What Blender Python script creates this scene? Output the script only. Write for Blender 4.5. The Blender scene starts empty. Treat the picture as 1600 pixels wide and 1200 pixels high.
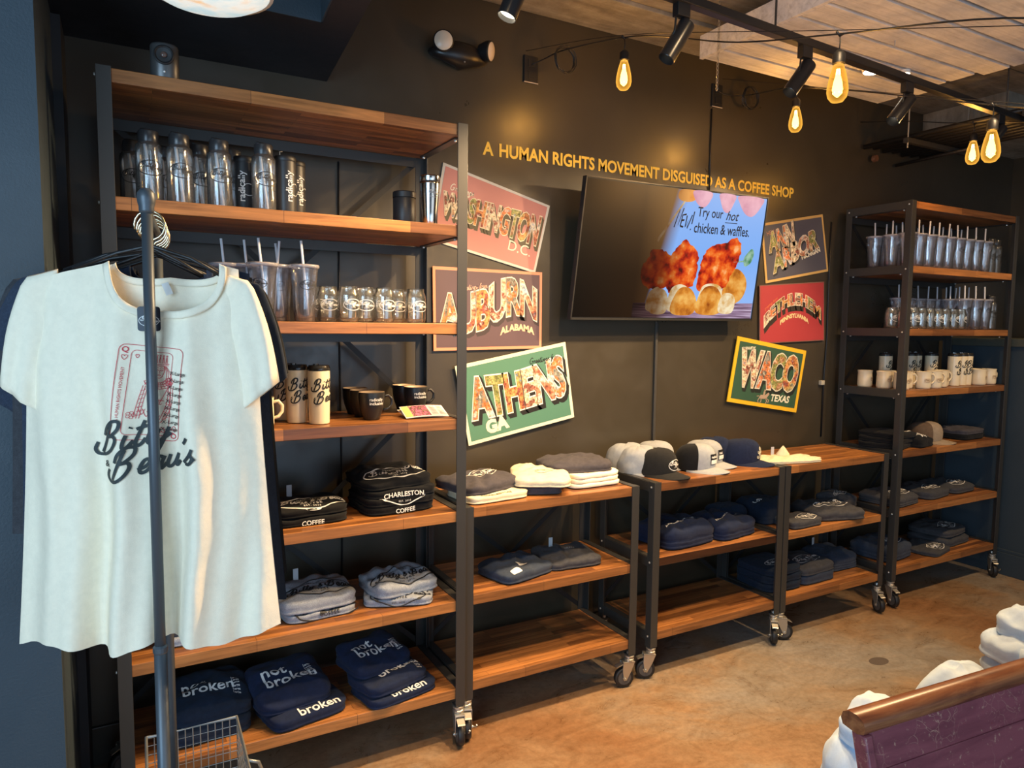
import bpy, bmesh, math, random
from mathutils import Vector, Matrix, noise

# ------------------------------------------------------------------ camera, world, lights, exposure
SC = bpy.context.scene
COL = SC.collection
PI = math.pi
R = math.radians

cam_d = bpy.data.cameras.new('camera')
cam_d.sensor_width = 36.0
cam_d.lens = 1102.7 * 36.0 / 1600.0
cam_d.clip_start = 0.02
cam = bpy.data.objects.new('camera', cam_d)
COL.objects.link(cam)
_y, _p, _r = .5064, -.0826, .0106
_f = Vector((math.sin(_y) * math.cos(_p), math.cos(_y) * math.cos(_p), math.sin(_p)))
_rt = Vector((math.cos(_y), -math.sin(_y), 0.))
_up = _rt.cross(_f)
_c, _s = math.cos(_r), math.sin(_r)
_R = _rt * _c + _up * _s
_U = -_rt * _s + _up * _c
cam.matrix_world = Matrix(((_R.x, _U.x, -_f.x, 0), (_R.y, _U.y, -_f.y, 0), (_R.z, _U.z, -_f.z, 1.57), (0, 0, 0, 1)))
SC.camera = cam

SC.view_settings.view_transform = 'Standard'
SC.view_settings.look = 'None'
SC.view_settings.gamma = 1.0
SC.view_settings.use_curve_mapping = False
SC.view_settings.exposure = 0.0
SC.cycles.transparent_max_bounces = 28
SC.cycles.max_bounces = 7
SC.cycles.sample_clamp_indirect = 4.0

world = bpy.data.worlds.new('world')
SC.world = world
world.use_nodes = True
world.node_tree.nodes['Background'].inputs[0].default_value = (.55, .72, 1.0, 1)
world.node_tree.nodes['Background'].inputs[1].default_value = .05


def area_light(name, loc, target, sx, sy, col, power, spread=PI):
    d = bpy.data.lights.new(name, 'AREA')
    d.shape = 'RECTANGLE'
    d.size, d.size_y = sx, sy
    d.color = col
    d.energy = power
    d.spread = spread
    o = bpy.data.objects.new(name, d)
    COL.objects.link(o)
    o.location = loc
    o.rotation_euler = (Vector(target) - Vector(loc)).to_track_quat('-Z', 'Y').to_euler()
    return o


def spot_light(name, loc, target, power, col=(1, .72, .42), angle=60, blend=.6, rad=.025, parent=None):
    d = bpy.data.lights.new(name, 'SPOT')
    d.spot_size = R(angle)
    d.spot_blend = blend
    d.color = col
    d.energy = power
    d.shadow_soft_size = rad
    o = bpy.data.objects.new(name, d)
    COL.objects.link(o)
    o.location = loc
    o.rotation_euler = (Vector(target) - Vector(loc)).to_track_quat('-Z', 'Y').to_euler()
    return o


def point_light(name, loc, power, col, rad=.03):
    d = bpy.data.lights.new(name, 'POINT')
    d.color = col
    d.energy = power
    d.shadow_soft_size = rad
    o = bpy.data.objects.new(name, d)
    COL.objects.link(o)
    o.location = loc
    return o


# daylight through the shop front behind and to the left of the camera
area_light('window_daylight', (-1.75, -.55, 1.65), (.5, 1.9, 1.15), 1.7, 2.2, (.50, .75, 1.0), 96)
area_light('window_daylight_side', (2.6, -2.6, 1.7), (2.6, 2.0, .6), 3.0, 2.0, (.80, .90, 1.0), 20)
area_light('window_daylight_front', (.9, -1.9, 1.05), (.9, 2.5, .55), 2.6, 1.5, (.46, .70, 1.0), 25)
# unseen warm spots added over the room to light the floor and racks
WARM = (1.0, .68, .36)
for _x in (.6, 1.7, 2.8, 3.9, 4.9):
    spot_light('added_warm_spot', (_x, 1.15, 2.75), (_x - .1, 2.2, .6), 66, WARM, 100, .8, .05)

# ------------------------------------------------------------------ small helpers


def link(o):
    COL.objects.link(o)
    return o


def empty(name, loc=(0, 0, 0), rz=0.0, parent=None):
    o = bpy.data.objects.new(name, None)
    o.empty_display_size = .05
    link(o)
    o.location = loc
    o.rotation_euler = (0, 0, rz)
    if parent:
        o.parent = parent
    return o


def tag(o, label=None, cat=None, group=None, kind=None):
    if label:
        o['label'] = label
    if cat:
        o['category'] = cat
    if group:
        o['group'] = group
    if kind:
        o['kind'] = kind
    return o


def thing(name, label, cat, loc=(0, 0, 0), rz=0.0, group=None):
    return tag(empty(name, loc, rz), label, cat, group)


KIDS = {}


def place(o, parent=None):
    link(o)
    if parent is not None:
        o.parent = parent
        KIDS.setdefault(parent.name, []).append(o)
    return o


def copy_tree(o, parent=None):
    c = o.copy()
    place(c, parent)
    for ch in KIDS.get(o.name, []):
        copy_tree(ch, c)
    return c


class MB:
    """collects vertices and faces, built as one mesh"""

    def __init__(s):
        s.v, s.f, s.m = [], [], []
        s.mi = 0

    def add(s, vs, fs):
        b = len(s.v)
        s.v += [tuple(v) for v in vs]
        s.f += [tuple(b + i for i in f) for f in fs]
        s.m += [s.mi] * len(fs)
        return s

    def box(s, x0, x1, y0, y1, z0, z1):
        v = [(x, y, z) for x in (x0, x1) for y in (y0, y1) for z in (z0, z1)]
        return s.add(v, [(0, 1, 3, 2), (4, 6, 7, 5), (0, 4, 5, 1), (2, 3, 7, 6), (0, 2, 6, 4), (1, 5, 7, 3)])

    def quadbox(s, P, Q):
        """box between two quads P and Q (4 corners each)"""
        return s.add(list(P) + list(Q), [(0, 1, 2, 3), (7, 6, 5, 4), (0, 4, 5, 1), (1, 5, 6, 2), (2, 6, 7, 3), (3, 7, 4, 0)])

    def bar(s, a, b, w, t, up=(0, 0, 1)):
        a, b = Vector(a), Vector(b)
        d = (b - a).normalized()
        n = d.cross(Vector(up))
        if n.length < 1e-4:
            n = d.cross(Vector((1, 0, 0)))
        n.normalize()
        m = n.cross(d).normalized()
        P = [a + n * i * w / 2 + m * j * t / 2 for i, j in ((-1, -1), (1, -1), (1, 1), (-1, 1))]
        Q = [p + (b - a) for p in P]
        return s.quadbox(P, Q)

    def tube(s, pts, r, n=8, closed=False, caps=True):
        pts = [Vector(p) for p in pts]
        N = len(pts)
        rs = r if isinstance(r, (list, tuple)) else [r] * N
        vs, fs = [], []
        prev = None
        for i, p in enumerate(pts):
            if closed:
                t = pts[(i + 1) % N] - pts[i - 1]
            else:
                t = pts[min(i + 1, N - 1)] - pts[max(i - 1, 0)]
            t.normalize()
            if prev is None:
                a = Vector((0, 0, 1)) if abs(t.z) < .9 else Vector((1, 0, 0))
                u = t.cross(a).normalized()
            else:
                u = (prev - t * prev.dot(t))
                u = u.normalized() if u.length > 1e-6 else t.orthogonal().normalized()
            prev = u
            w = t.cross(u)
            for k in range(n):
                an = 2 * PI * k / n
                vs.append(p + (u * math.cos(an) + w * math.sin(an)) * rs[i])
        for i in range(N if closed else N - 1):
            j = (i + 1) % N
            for k in range(n):
                l = (k + 1) % n
                fs.append((i * n + k, i * n + l, j * n + l, j * n + k))
        if caps and not closed:
            fs.append(tuple(range(n - 1, -1, -1)))
            fs.append(tuple((N - 1) * n + k for k in range(n)))
        return s.add(vs, fs)

    def lathe(s, prof, n=20, c=(0, 0, 0), cap0=True, cap1=True, axis='z', ang=2 * PI, squash=(1, 1)):
        vs, fs = [], []
        for r, z in prof:
            for k in range(n):
                a = 2 * PI * k / n
                x, y = r * math.cos(a) * squash[0], r * math.sin(a) * squash[1]
                if axis == 'z':
                    vs.append((c[0] + x, c[1] + y, c[2] + z))
                elif axis == 'x':
                    vs.append((c[0] + z, c[1] + x, c[2] + y))
                else:
                    vs.append((c[0] + x, c[1] + z, c[2] + y))
        for i in range(len(prof) - 1):
            for k in range(n):
                l = (k + 1) % n
                fs.append((i * n + k, i * n + l, (i + 1) * n + l, (i + 1) * n + k))
        if cap0:
            fs.append(tuple(range(n - 1, -1, -1)))
        if cap1:
            b = (len(prof) - 1) * n
            fs.append(tuple(b + k for k in range(n)))
        return s.add(vs, fs)

    def grid(s, nu, nv, fn):
        """fn(u, v) with u, v in 0..1"""
        vs = [fn(i / nu, j / nv) for j in range(nv + 1) for i in range(nu + 1)]
        fs = [(j * (nu + 1) + i, j * (nu + 1) + i + 1, (j + 1) * (nu + 1) + i + 1, (j + 1) * (nu + 1) + i)
              for j in range(nv) for i in range(nu)]
        return s.add(vs, fs)

    def prism(s, poly, z0, z1):
        n = len(poly)
        vs = [(x, y, z0) for x, y in poly] + [(x, y, z1) for x, y in poly]
        fs = [tuple(range(n - 1, -1, -1)), tuple(range(n, 2 * n))]
        fs += [(i, (i + 1) % n, n + (i + 1) % n, n + i) for i in range(n)]
        return s.add(vs, fs)

    def mesh(s, name, mats, smooth=False):
        me = bpy.data.meshes.new(name)
        me.from_pydata(s.v, [], s.f)
        if not isinstance(mats, (list, tuple)):
            mats = [mats]
        for m in mats:
            me.materials.append(m)
        if len(mats) > 1:
            me.polygons.foreach_set('material_index', s.m)
        if smooth:
            me.polygons.foreach_set('use_smooth', [True] * len(me.polygons))
        me.update()
        return me

    def build(s, name, mats, parent=None, smooth=False, bev=0, loc=None, rot=None, fix=False, sub=0, solid=0):
        me = s.mesh(name, mats, smooth)
        if fix:
            bm = bmesh.new()
            bm.from_mesh(me)
            bmesh.ops.recalc_face_normals(bm, faces=bm.faces)
            bm.to_mesh(me)
            bm.free()
        o = bpy.data.objects.new(name, me)
        place(o, parent)
        if loc:
            o.location = loc
        if rot:
            o.rotation_euler = rot
        if solid:
            m = o.modifiers.new('solid', 'SOLIDIFY')
            m.thickness = solid
            m.offset = 0
        if bev:
            m = o.modifiers.new('bevel', 'BEVEL')
            m.width = bev
            m.segments = 2
            m.limit_method = 'ANGLE'
        if sub:
            m = o.modifiers.new('sub', 'SUBSURF')
            m.levels = m.render_levels = sub
        return o


def angsmooth(o, deg=40):
    me = o.data
    me.polygons.foreach_set('use_smooth', [True] * len(me.polygons))
    try:
        me.set_sharp_from_angle(angle=R(deg))
    except Exception:
        pass
    return o


# ------------------------------------------------------------------ flat print: strokes, text, mapped onto surfaces
_txt = {}
_fobj = None


def text2d(s, size=1.0, bold=0.0, shear=0.0, space=1.0, align='LEFT'):
    """outline text as (verts2d, faces) in em units * size, baseline at 0"""
    key = (s, bold, shear, space, align)
    if key not in _txt:
        cu = bpy.data.curves.new('type', 'FONT')
        cu.body = s
        cu.size = 1.0
        cu.offset = bold
        cu.shear = shear
        cu.space_character = space
        cu.align_x = align
        cu.fill_mode = 'FRONT'
        cu.resolution_u = 3
        o = bpy.data.objects.new('type', cu)
        link(o)
        dg = bpy.context.evaluated_depsgraph_get()
        me = bpy.data.meshes.new_from_object(o.evaluated_get(dg), depsgraph=dg)
        vs = [(v.co.x, v.co.y) for v in me.vertices]
        fs = [tuple(p.vertices) for p in me.polygons]
        bpy.data.objects.remove(o)
        bpy.data.curves.remove(cu)
        bpy.data.meshes.remove(me)
        _txt[key] = (vs, fs)
    vs, fs = _txt[key]
    return [(x * size, y * size) for x, y in vs], fs


def catmull(pts, n=5, closed=False):
    P = [Vector((p[0], p[1])) for p in pts]
    out = []
    N = len(P)
    if N == 2:
        return [P[0], P[0].lerp(P[1], .5), P[1]]
    rng = N if closed else N - 1
    for i in range(rng):
        if closed:
            a, b, c, d = P[i - 1], P[i], P[(i + 1) % N], P[(i + 2) % N]
        else:
            b, c = P[i], P[i + 1]
            a = P[i - 1] if i else b * 2 - c
            d = P[i + 2] if i + 2 < N else c * 2 - b
        for k in range(n):
            t = k / n
            out.append(.5 * ((2 * b) + (c - a) * t + (2 * a - 5 * b + 4 * c - d) * t * t + (3 * b - 3 * c + d - a) * t ** 3))
    if not closed:
        out.append(P[-1])
    return out


class Print2D:
    def __init__(s):
        s.v, s.f = [], []

    def _add(s, vs, fs):
        b = len(s.v)
        s.v += [(v[0], v[1]) for v in vs]
        s.f += [tuple(b + i for i in f) for f in fs]

    def line(s, pts, w, closed=False, n=5, smooth=True):
        P = catmull(pts, n, closed) if smooth else [Vector(p) for p in pts]
        N = len(P)
        vs = []
        for i, p in enumerate(P):
            if closed:
                t = P[(i + 1) % N] - P[i - 1]
            else:
                t = P[min(i + 1, N - 1)] - P[max(i - 1, 0)]
            if t.length < 1e-9:
                t = Vector((1, 0))
            t.normalize()
            nrm = Vector((-t.y, t.x)) * w / 2
            vs += [p + nrm, p - nrm]
        fs = []
        for i in range(N if closed else N - 1):
            j = (i + 1) % N
            fs.append((2 * i, 2 * i + 1, 2 * j + 1, 2 * j))
        s._add(vs, fs)
        return s

    def poly(s, pts):
        s._add(pts, [tuple(range(len(pts)))])
        return s

    def rect(s, x0, y0, x1, y1):
        return s.poly([(x0, y0), (x1, y0), (x1, y1), (x0, y1)])

    def disc(s, x, y, rx, ry=None, n=14):
        ry = ry or rx
        return s.poly([(x + rx * math.cos(2 * PI * k / n), y + ry * math.sin(2 * PI * k / n)) for k in range(n)])

    def ring(s, x, y, rx, ry, w, n=28):
        return s.line([(x + rx * math.cos(2 * PI * k / n), y + ry * math.sin(2 * PI * k / n)) for k in range(n)], w, True, smooth=False)

    def text(s, t, x, y, size, bold=0.0, shear=0.0, space=1.0, align='LEFT', rot=0.0, bend=None, sx=1.0):
        vs, fs = text2d(t, size, bold, shear, space, align)
        c, q = math.cos(rot), math.sin(rot)
        out = []
        for a, b in vs:
            a *= sx
            if bend:
                a, b = bend(a, b)
            out.append((x + a * c - b * q, y + a * q + b * c))
        s._add(out, fs)
        return s

    def merge(s, o, x=0, y=0, k=1.0, rot=0.0):
        c, q = math.cos(rot) * k, math.sin(rot) * k
        s._add([(x + a * c - b * q, y + a * q + b * c) for a, b in o.v], o.f)
        return s

    def bounds(s):
        xs = [v[0] for v in s.v]
        ys = [v[1] for v in s.v]
        return min(xs), max(xs), min(ys), max(ys)

    def build(s, name, fn, mat, parent=None, maxlen=0.0, kind=None):
        """fn(x, y) -> 3D point"""
        me = bpy.data.meshes.new(name)
        if maxlen:
            bm = bmesh.new()
            bv = [bm.verts.new((a, b, 0)) for a, b in s.v]
            for f in s.f:
                try:
                    bm.faces.new([bv[i] for i in f])
                except ValueError:
                    pass
            bmesh.ops.triangulate(bm, faces=bm.faces)
            for _ in range(3):
                es = [e for e in bm.edges if e.calc_length() > maxlen]
                if not es:
                    break
                bmesh.ops.subdivide_edges(bm, edges=es, cuts=1)
                bmesh.ops.triangulate(bm, faces=[f for f in bm.faces if len(f.verts) > 3])
            for v in bm.verts:
                v.co = fn(v.co.x, v.co.y)
            bm.to_mesh(me)
            bm.free()
        else:
            me.from_pydata([tuple(fn(a, b)) for a, b in s.v], [], s.f)
        me.materials.append(mat)
        o = bpy.data.objects.new(name, me)
        place(o, parent)
        if kind:
            o['kind'] = kind
        return o


# hand lettering: strokes per glyph (slanted script), advance width
GLY = {
    'B': (1.0, [[(.52, .98), (.42, .62), (.30, .28), (.17, -.02)],
                [(.22, .58), (.30, .84), (.55, 1.04), (.80, .98), (.80, .74), (.60, .56), (.42, .52)],
                [(.42, .52), (.68, .50), (.76, .30), (.62, .04), (.34, -.10), (.02, -.06), (-.12, .14), (-.06, .36)]]),
    'i': (.34, [[(.10, .46), (.04, .2), (.06, .02), (.18, .02), (.34, .22)], [(.19, .66), (.20, .69), (.21, .71)]]),
    't': (.36, [[(.26, .86), (.12, .40), (.06, .12), (.14, .0), (.26, .06), (.36, .22)], [(.02, .60), (.36, .66)]]),
    'y': (.50, [[(.08, .46), (.04, .16), (.14, .02), (.28, .12), (.40, .46)],
                [(.40, .46), (.28, .02), (.12, -.36), (-.06, -.42), (-.08, -.22), (.14, -.02), (.50, .22)]]),
    'e': (.44, [[(.0, .16), (.20, .20), (.34, .34), (.28, .47), (.14, .42), (.06, .2), (.12, .02), (.28, .04), (.44, .20)]]),
    'a': (.50, [[(.36, .42), (.22, .48), (.07, .30), (.06, .08), (.18, .02), (.32, .20), (.40, .46)],
                [(.40, .46), (.32, .14), (.36, .02), (.50, .18)]]),
    'u': (.50, [[(.08, .46), (.03, .14), (.13, .01), (.27, .14), (.38, .46)], [(.38, .46), (.32, .12), (.38, .02), (.50, .18)]]),
    "'": (.20, [[(.16, .98), (.13, .88), (.06, .78)]]),
    's': (.40, [[(-.04, .10), (.16, .32), (.26, .54)], [(.26, .54), (.22, .36), (.32, .20), (.22, .02), (.04, .06)], [(.24, .04), (.42, .2)]]),
    '&': (.5, [[(.42, .08), (.2, .34), (.14, .48), (.26, .54), (.28, .42), (.08, .22), (.08, .06), (.22, .02), (.4, .26)]]),
    'G': (.8, [[(.66, .86), (.44, .98), (.14, .72), (.06, .26), (.26, .0), (.52, .12), (.62, .42)], [(.4, .42), (.7, .44)]]),
    'r': (.34, [[(.02, .1), (.12, .46), (.2, .40), (.32, .42)], [(.12, .42), (.06, .04)]]),
    'n': (.44, [[(.08, .44), (.04, .04)], [(.05, .2), (.2, .44), (.3, .38), (.28, .06), (.44, .14)]]),
    'g': (.44, [[(.34, .42), (.16, .46), (.06, .2), (.18, .06), (.34, .3)], [(.36, .46), (.26, -.1), (.08, -.38), (-.06, -.26), (.44, .14)]]),
    'f': (.32, [[(.4, .86), (.26, .9), (.16, .5), (.06, -.3), (-.02, -.38)], [(.0, .44), (.34, .46)]]),
    'o': (.42, [[(.2, .46), (.05, .26), (.12, .04), (.3, .12), (.34, .36), (.2, .46), (.42, .4)]]),
    'm': (.6, [[(.08, .44), (.03, .04)], [(.05, .2), (.18, .44), (.25, .36), (.21, .05)], [(.23, .2), (.36, .44), (.45, .36), (.42, .06), (.6, .14)]]),
    ' ': (.3, []),
}


def script(P, s, x, y, size, w=.09, rot=0.0, slant=.18):
    c, q = math.cos(rot), math.sin(rot)
    cx = 0
    for ch in s:
        adv, strokes = GLY[ch]
        for st in strokes:
            pts = []
            for a, b in st:
                a2 = (cx + a + slant * b) * size
                b2 = b * size
                pts.append((x + a2 * c - b2 * q, y + a2 * q + b2 * c))
            P.line(pts, w * size, n=4)
        cx += adv
    return cx * size


def badge():
    """oval badge, 1 wide, .56 high"""
    P = Print2D()
    P.ring(0, 0, .5, .29, .032, 30)
    script(P, "Bitty", -.40, .02, .20, .13)
    script(P, "&", -.05, -.01, .12, .13)
    script(P, "Beau's", -.02, -.06, .19, .13)
    P.text('COFFEE', 0, -.155, .07, .01, align='CENTER', space=1.2)
    return P


BADGE = None


def badge_cached():
    global BADGE
    if BADGE is None:
        BADGE = badge()
    return BADGE


def crest():
    """wide shirt crest, 1 wide"""
    P = Print2D()
    pts = [(-.5, 0), (-.44, .10), (-.30, .15), (-.14, .21), (0, .235), (.14, .21), (.30, .15), (.44, .10), (.5, 0),
           (.44, -.10), (.30, -.15), (.14, -.21), (0, -.235), (-.14, -.21), (-.30, -.15), (-.44, -.10)]
    P.line(pts, .02, True)
    P.text('ORIGINAL', 0, .135, .05, .005, align='CENTER', space=1.3)
    script(P, "Bitty & Beau's", -.41, -.03, .148, .14, .02)
    P.text('COFFEE', 0, -.115, .075, .012, align='CENTER', space=1.25)
    P.text('EST. 2016', 0, -.18, .045, .005, align='CENTER', space=1.3)
    return P


def print_words(lines, bold=.02, shear=0.0, lead=.85, align='CENTER'):
    P = Print2D()
    for i, t in enumerate(lines):
        P.text(t, 0, -i * lead, 1.0, bold, shear, align=align)
    return P


# ------------------------------------------------------------------ materials
def newmat(name):
    m = bpy.data.materials.new(name)
    m.use_nodes = True
    nt = m.node_tree
    for n in list(nt.nodes):
        nt.nodes.remove(n)
    out = nt.nodes.new('ShaderNodeOutputMaterial')
    return m, nt, out


def principled(nt, out, col=(.5, .5, .5), rough=.5, metal=0.0, spec=.5, **kw):
    b = nt.nodes.new('ShaderNodeBsdfPrincipled')
    b.inputs['Base Color'].default_value = (*col, 1)
    b.inputs['Roughness'].default_value = rough
    b.inputs['Metallic'].default_value = metal
    b.inputs['Specular IOR Level'].default_value = spec
    for k, v in kw.items():
        b.inputs[k].default_value = v
    nt.links.new(b.outputs[0], out.inputs[0])
    return b


def simple(name, col, rough=.5, metal=0.0, spec=.5, **kw):
    m, nt, out = newmat(name)
    principled(nt, out, col, rough, metal, spec, **kw)
    return m


def N(nt, t, **kw):
    n = nt.nodes.new(t)
    for k, v in kw.items():
        if k.startswith('i_'):
            n.inputs[k[2:].replace('_', ' ')].default_value = v
        else:
            setattr(n, k, v)
    return n


def coords(nt, scale=(1, 1, 1), kind='Object', rnd=0.0):
    tc = N(nt, 'ShaderNodeTexCoord')
    mp = N(nt, 'ShaderNodeMapping')
    mp.inputs['Scale'].default_value = scale
    nt.links.new(tc.outputs[kind], mp.inputs[0])
    if rnd:
        oi = N(nt, 'ShaderNodeObjectInfo')
        mu = N(nt, 'ShaderNodeMath', operation='MULTIPLY')
        mu.inputs[1].default_value = rnd
        nt.links.new(oi.outputs['Random'], mu.inputs[0])
        cb = N(nt, 'ShaderNodeCombineXYZ')
        nt.links.new(mu.outputs[0], cb.inputs[0])
        nt.links.new(mu.outputs[0], cb.inputs[1])
        nt.links.new(cb.outputs[0], mp.inputs['Location'])
    return mp


def ramp(nt, src, stops):
    r = N(nt, 'ShaderNodeValToRGB')
    e = r.color_ramp.elements
    while len(e) < len(stops):
        e.new(.5)
    for k, (p, c) in enumerate(stops):
        e[k].position = p
        e[k].color = (*c, 1)
    nt.links.new(src, r.inputs[0])
    return r


def mixc(nt, a, b, fac, mode='MIX'):
    m = N(nt, 'ShaderNodeMix', data_type='RGBA', blend_type=mode)
    for sock, v in ((m.inputs[0], fac), (m.inputs[6], a), (m.inputs[7], b)):
        if isinstance(v, (int, float)):
            sock.default_value = v
        elif isinstance(v, tuple):
            sock.default_value = (*v, 1) if len(v) == 3 else v
        else:
            nt.links.new(v, sock)
    return m.outputs[2]


def noisetex(nt, mp, scale, detail=4, rough=.6, dist=0.0):
    n = N(nt, 'ShaderNodeTexNoise')
    n.inputs['Scale'].default_value = scale
    n.inputs['Detail'].default_value = detail
    n.inputs['Roughness'].default_value = rough
    n.inputs['Distortion'].default_value = dist
    nt.links.new(mp.outputs[0], n.inputs['Vector'])
    return n.outputs['Fac']


def bump(nt, b, h, strength=.3, dist=.01):
    bp = N(nt, 'ShaderNodeBump')
    bp.inputs['Strength'].default_value = strength
    bp.inputs['Distance'].default_value = dist
    nt.links.new(h, bp.inputs['Height'])
    nt.links.new(bp.outputs[0], b.inputs['Normal'])


def mat_wall(name, c0, c1, rough=.42, bs=.15, spec=.5):
    m, nt, out = newmat(name)
    b = principled(nt, out, c0, rough, 0, spec)
    mp = coords(nt)
    n1 = noisetex(nt, mp, 1.6, 5, .6)
    r = ramp(nt, n1, [(.3, c0), (.7, c1)])
    nt.links.new(r.outputs[0], b.inputs['Base Color'])
    n2 = noisetex(nt, mp, 160, 3, .6)
    n3 = noisetex(nt, mp, 3.5, 5, .7)
    rr = ramp(nt, n3, [(.3, (rough - .08,) * 3), (.7, (rough + .12,) * 3)])
    nt.links.new(rr.outputs[0], b.inputs['Roughness'])
    bump(nt, b, n2, bs, .002)
    return m


def mat_wood():
    m, nt, out = newmat('walnut_staves')
    b = principled(nt, out, (.3, .14, .06), .34, 0, .5)
    mp = coords(nt, rnd=7.0)
    br = N(nt, 'ShaderNodeTexBrick')
    br.offset = .37
    br.inputs['Scale'].default_value = 1.0
    br.inputs['Brick Width'].default_value = .42
    br.inputs['Row Height'].default_value = .031
    br.inputs['Mortar Size'].default_value = .0006
    br.inputs['Bias'].default_value = -.1
    br.inputs['Color1'].default_value = (.40, .165, .050, 1)
    br.inputs['Color2'].default_value = (.125, .047, .018, 1)
    br.inputs['Mortar'].default_value = (.05, .02, .01, 1)
    nt.links.new(mp.outputs[0], br.inputs['Vector'])
    mp2 = coords(nt, (2.2, 34, 34), rnd=9.0)
    g = noisetex(nt, mp2, 1.6, 6, .65, .6)
    r = ramp(nt, g, [(.25, (.42, .36, .32)), (.5, (.95, .95, .95)), (.75, (1.45, 1.38, 1.3))])
    c = mixc(nt, br.outputs[0], r.outputs[0], 1.0, 'MULTIPLY')
    nt.links.new(c, b.inputs['Base Color'])
    bump(nt, b, g, .12, .002)
    return m


def mat_floor():
    m, nt, out = newmat('stained_concrete')
    b = principled(nt, out, (.3, .2, .1), .32, 0, .5)
    mp = coords(nt)
    a = noisetex(nt, mp, .75, 6, .62, .5)
    mp2 = coords(nt, (1.0, 2.2, 1))
    d = noisetex(nt, mp2, 3.6, 8, .72, 1.2)
    e = noisetex(nt, mp, 42, 5, .75)
    base = ramp(nt, a, [(.36, (.25, .130, .062)), (.46, (.29, .185, .105)), (.53, (.28, .222, .165)), (.62, (.28, .255, .225))])
    mott = ramp(nt, d, [(.28, (.72, .66, .60)), (.5, (1.0, 1.0, 1.0)), (.72, (1.25, 1.22, 1.18))])
    c = mixc(nt, base.outputs[0], mott.outputs[0], 1.0, 'MULTIPLY')
    sp = ramp(nt, e, [(.3, (.72, .68, .64)), (.55, (1.02, 1.02, 1.02)), (.75, (1.2, 1.2, 1.2))])
    c = mixc(nt, c, sp.outputs[0], .8, 'MULTIPLY')
    # hairline cracks
    v = N(nt, 'ShaderNodeTexVoronoi', feature='DISTANCE_TO_EDGE')
    v.inputs['Scale'].default_value = 1.1
    mp3 = coords(nt)
    dn = N(nt, 'ShaderNodeTexNoise')
    dn.inputs['Scale'].default_value = 2.0
    nt.links.new(mp3.outputs[0], dn.inputs['Vector'])
    ad = N(nt, 'ShaderNodeVectorMath', operation='ADD')
    nt.links.new(mp3.outputs[0], ad.inputs[0])
    nt.links.new(dn.outputs['Color'], ad.inputs[1])
    nt.links.new(ad.outputs[0], v.inputs['Vector'])
    cr = ramp(nt, v.outputs['Distance'], [(.0, (.7, .66, .6)), (.012, (1, 1, 1))])
    c = mixc(nt, c, cr.outputs[0], .35, 'MULTIPLY')
    nt.links.new(c, b.inputs['Base Color'])
    rr = ramp(nt, d, [(.3, (.22, .22, .22)), (.7, (.46, .46, .46))])
    nt.links.new(rr.outputs[0], b.inputs['Roughness'])
    bump(nt, b, e, .08, .003)
    return m


def mat_concrete():
    m, nt, out = newmat('board_formed_concrete')
    b = principled(nt, out, (.3, .27, .22), .85, 0, .2)
    mp = coords(nt, (1, 6, 1))
    a = noisetex(nt, mp, 1.2, 7, .7, .3)
    mp2 = coords(nt)
    d = noisetex(nt, mp2, 14, 6, .7)
    base = ramp(nt, a, [(.3, (.17, .15, .125)), (.5, (.30, .27, .225)), (.7, (.42, .385, .33))])
    sp = ramp(nt, d, [(.3, (.7, .7, .7)), (.6, (1.1, 1.1, 1.1))])
    c = mixc(nt, base.outputs[0], sp.outputs[0], .8, 'MULTIPLY')
    nt.links.new(c, b.inputs['Base Color'])
    bump(nt, b, a, .5, .02)
    return m


def mat_whitewash():
    m, nt, out = newmat('whitewashed_board')
    b = principled(nt, out, (.6, .55, .48), .75, 0, .3)
    mp = coords(nt, (2, 24, 24), rnd=5.0)
    a = noisetex(nt, mp, 1.5, 6, .7, .8)
    mp2 = coords(nt, rnd=5.0)
    d = noisetex(nt, mp2, 7, 5, .7)
    base = ramp(nt, a, [(.25, (.46, .45, .45)), (.5, (.68, .68, .69)), (.75, (.80, .80, .82))])
    c = mixc(nt, base.outputs[0], ramp(nt, d, [(.35, (.75, .76, .8)), (.6, (1.08, 1.04, 1.0))]).outputs[0], .8, 'MULTIPLY')
    nt.links.new(c, b.inputs['Base Color'])
    bump(nt, b, a, .4, .004)
    return m


def mat_cloth(name, col, var=.25, scale=60, rough=.95, weave=True, heather=0.0):
    m, nt, out = newmat(name)
    b = principled(nt, out, col, rough, 0, .15, **{'Sheen Weight': .04, 'Sheen Roughness': .6})
    mp = coords(nt, rnd=3.0)
    a = noisetex(nt, mp, scale, 4, .7)
    d = noisetex(nt, mp, 7, 4, .6)
    lo = tuple(c * (1 - var) for c in col)
    hi = tuple(min(1, c * (1 + var)) for c in col)
    r = ramp(nt, a, [(.35, lo), (.65, hi)])
    c = r.outputs[0]
    if heather:
        h = noisetex(nt, mp, 420, 2, .6)
        c = mixc(nt, c, ramp(nt, h, [(.35, (1 - heather,) * 3), (.65, (1 + heather,) * 3)]).outputs[0], 1.0, 'MULTIPLY')
    nt.links.new(c, b.inputs['Base Color'])
    s = N(nt, 'ShaderNodeMath', operation='ADD')
    w = noisetex(nt, mp, 500, 2, .5)
    mu = N(nt, 'ShaderNodeMath', operation='MULTIPLY')
    mu.inputs[1].default_value = .08
    nt.links.new(w, mu.inputs[0])
    nt.links.new(d, s.inputs[0])
    nt.links.new(mu.outputs[0], s.inputs[1])
    bump(nt, b, s.outputs[0], .35, .012)
    return m


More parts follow.
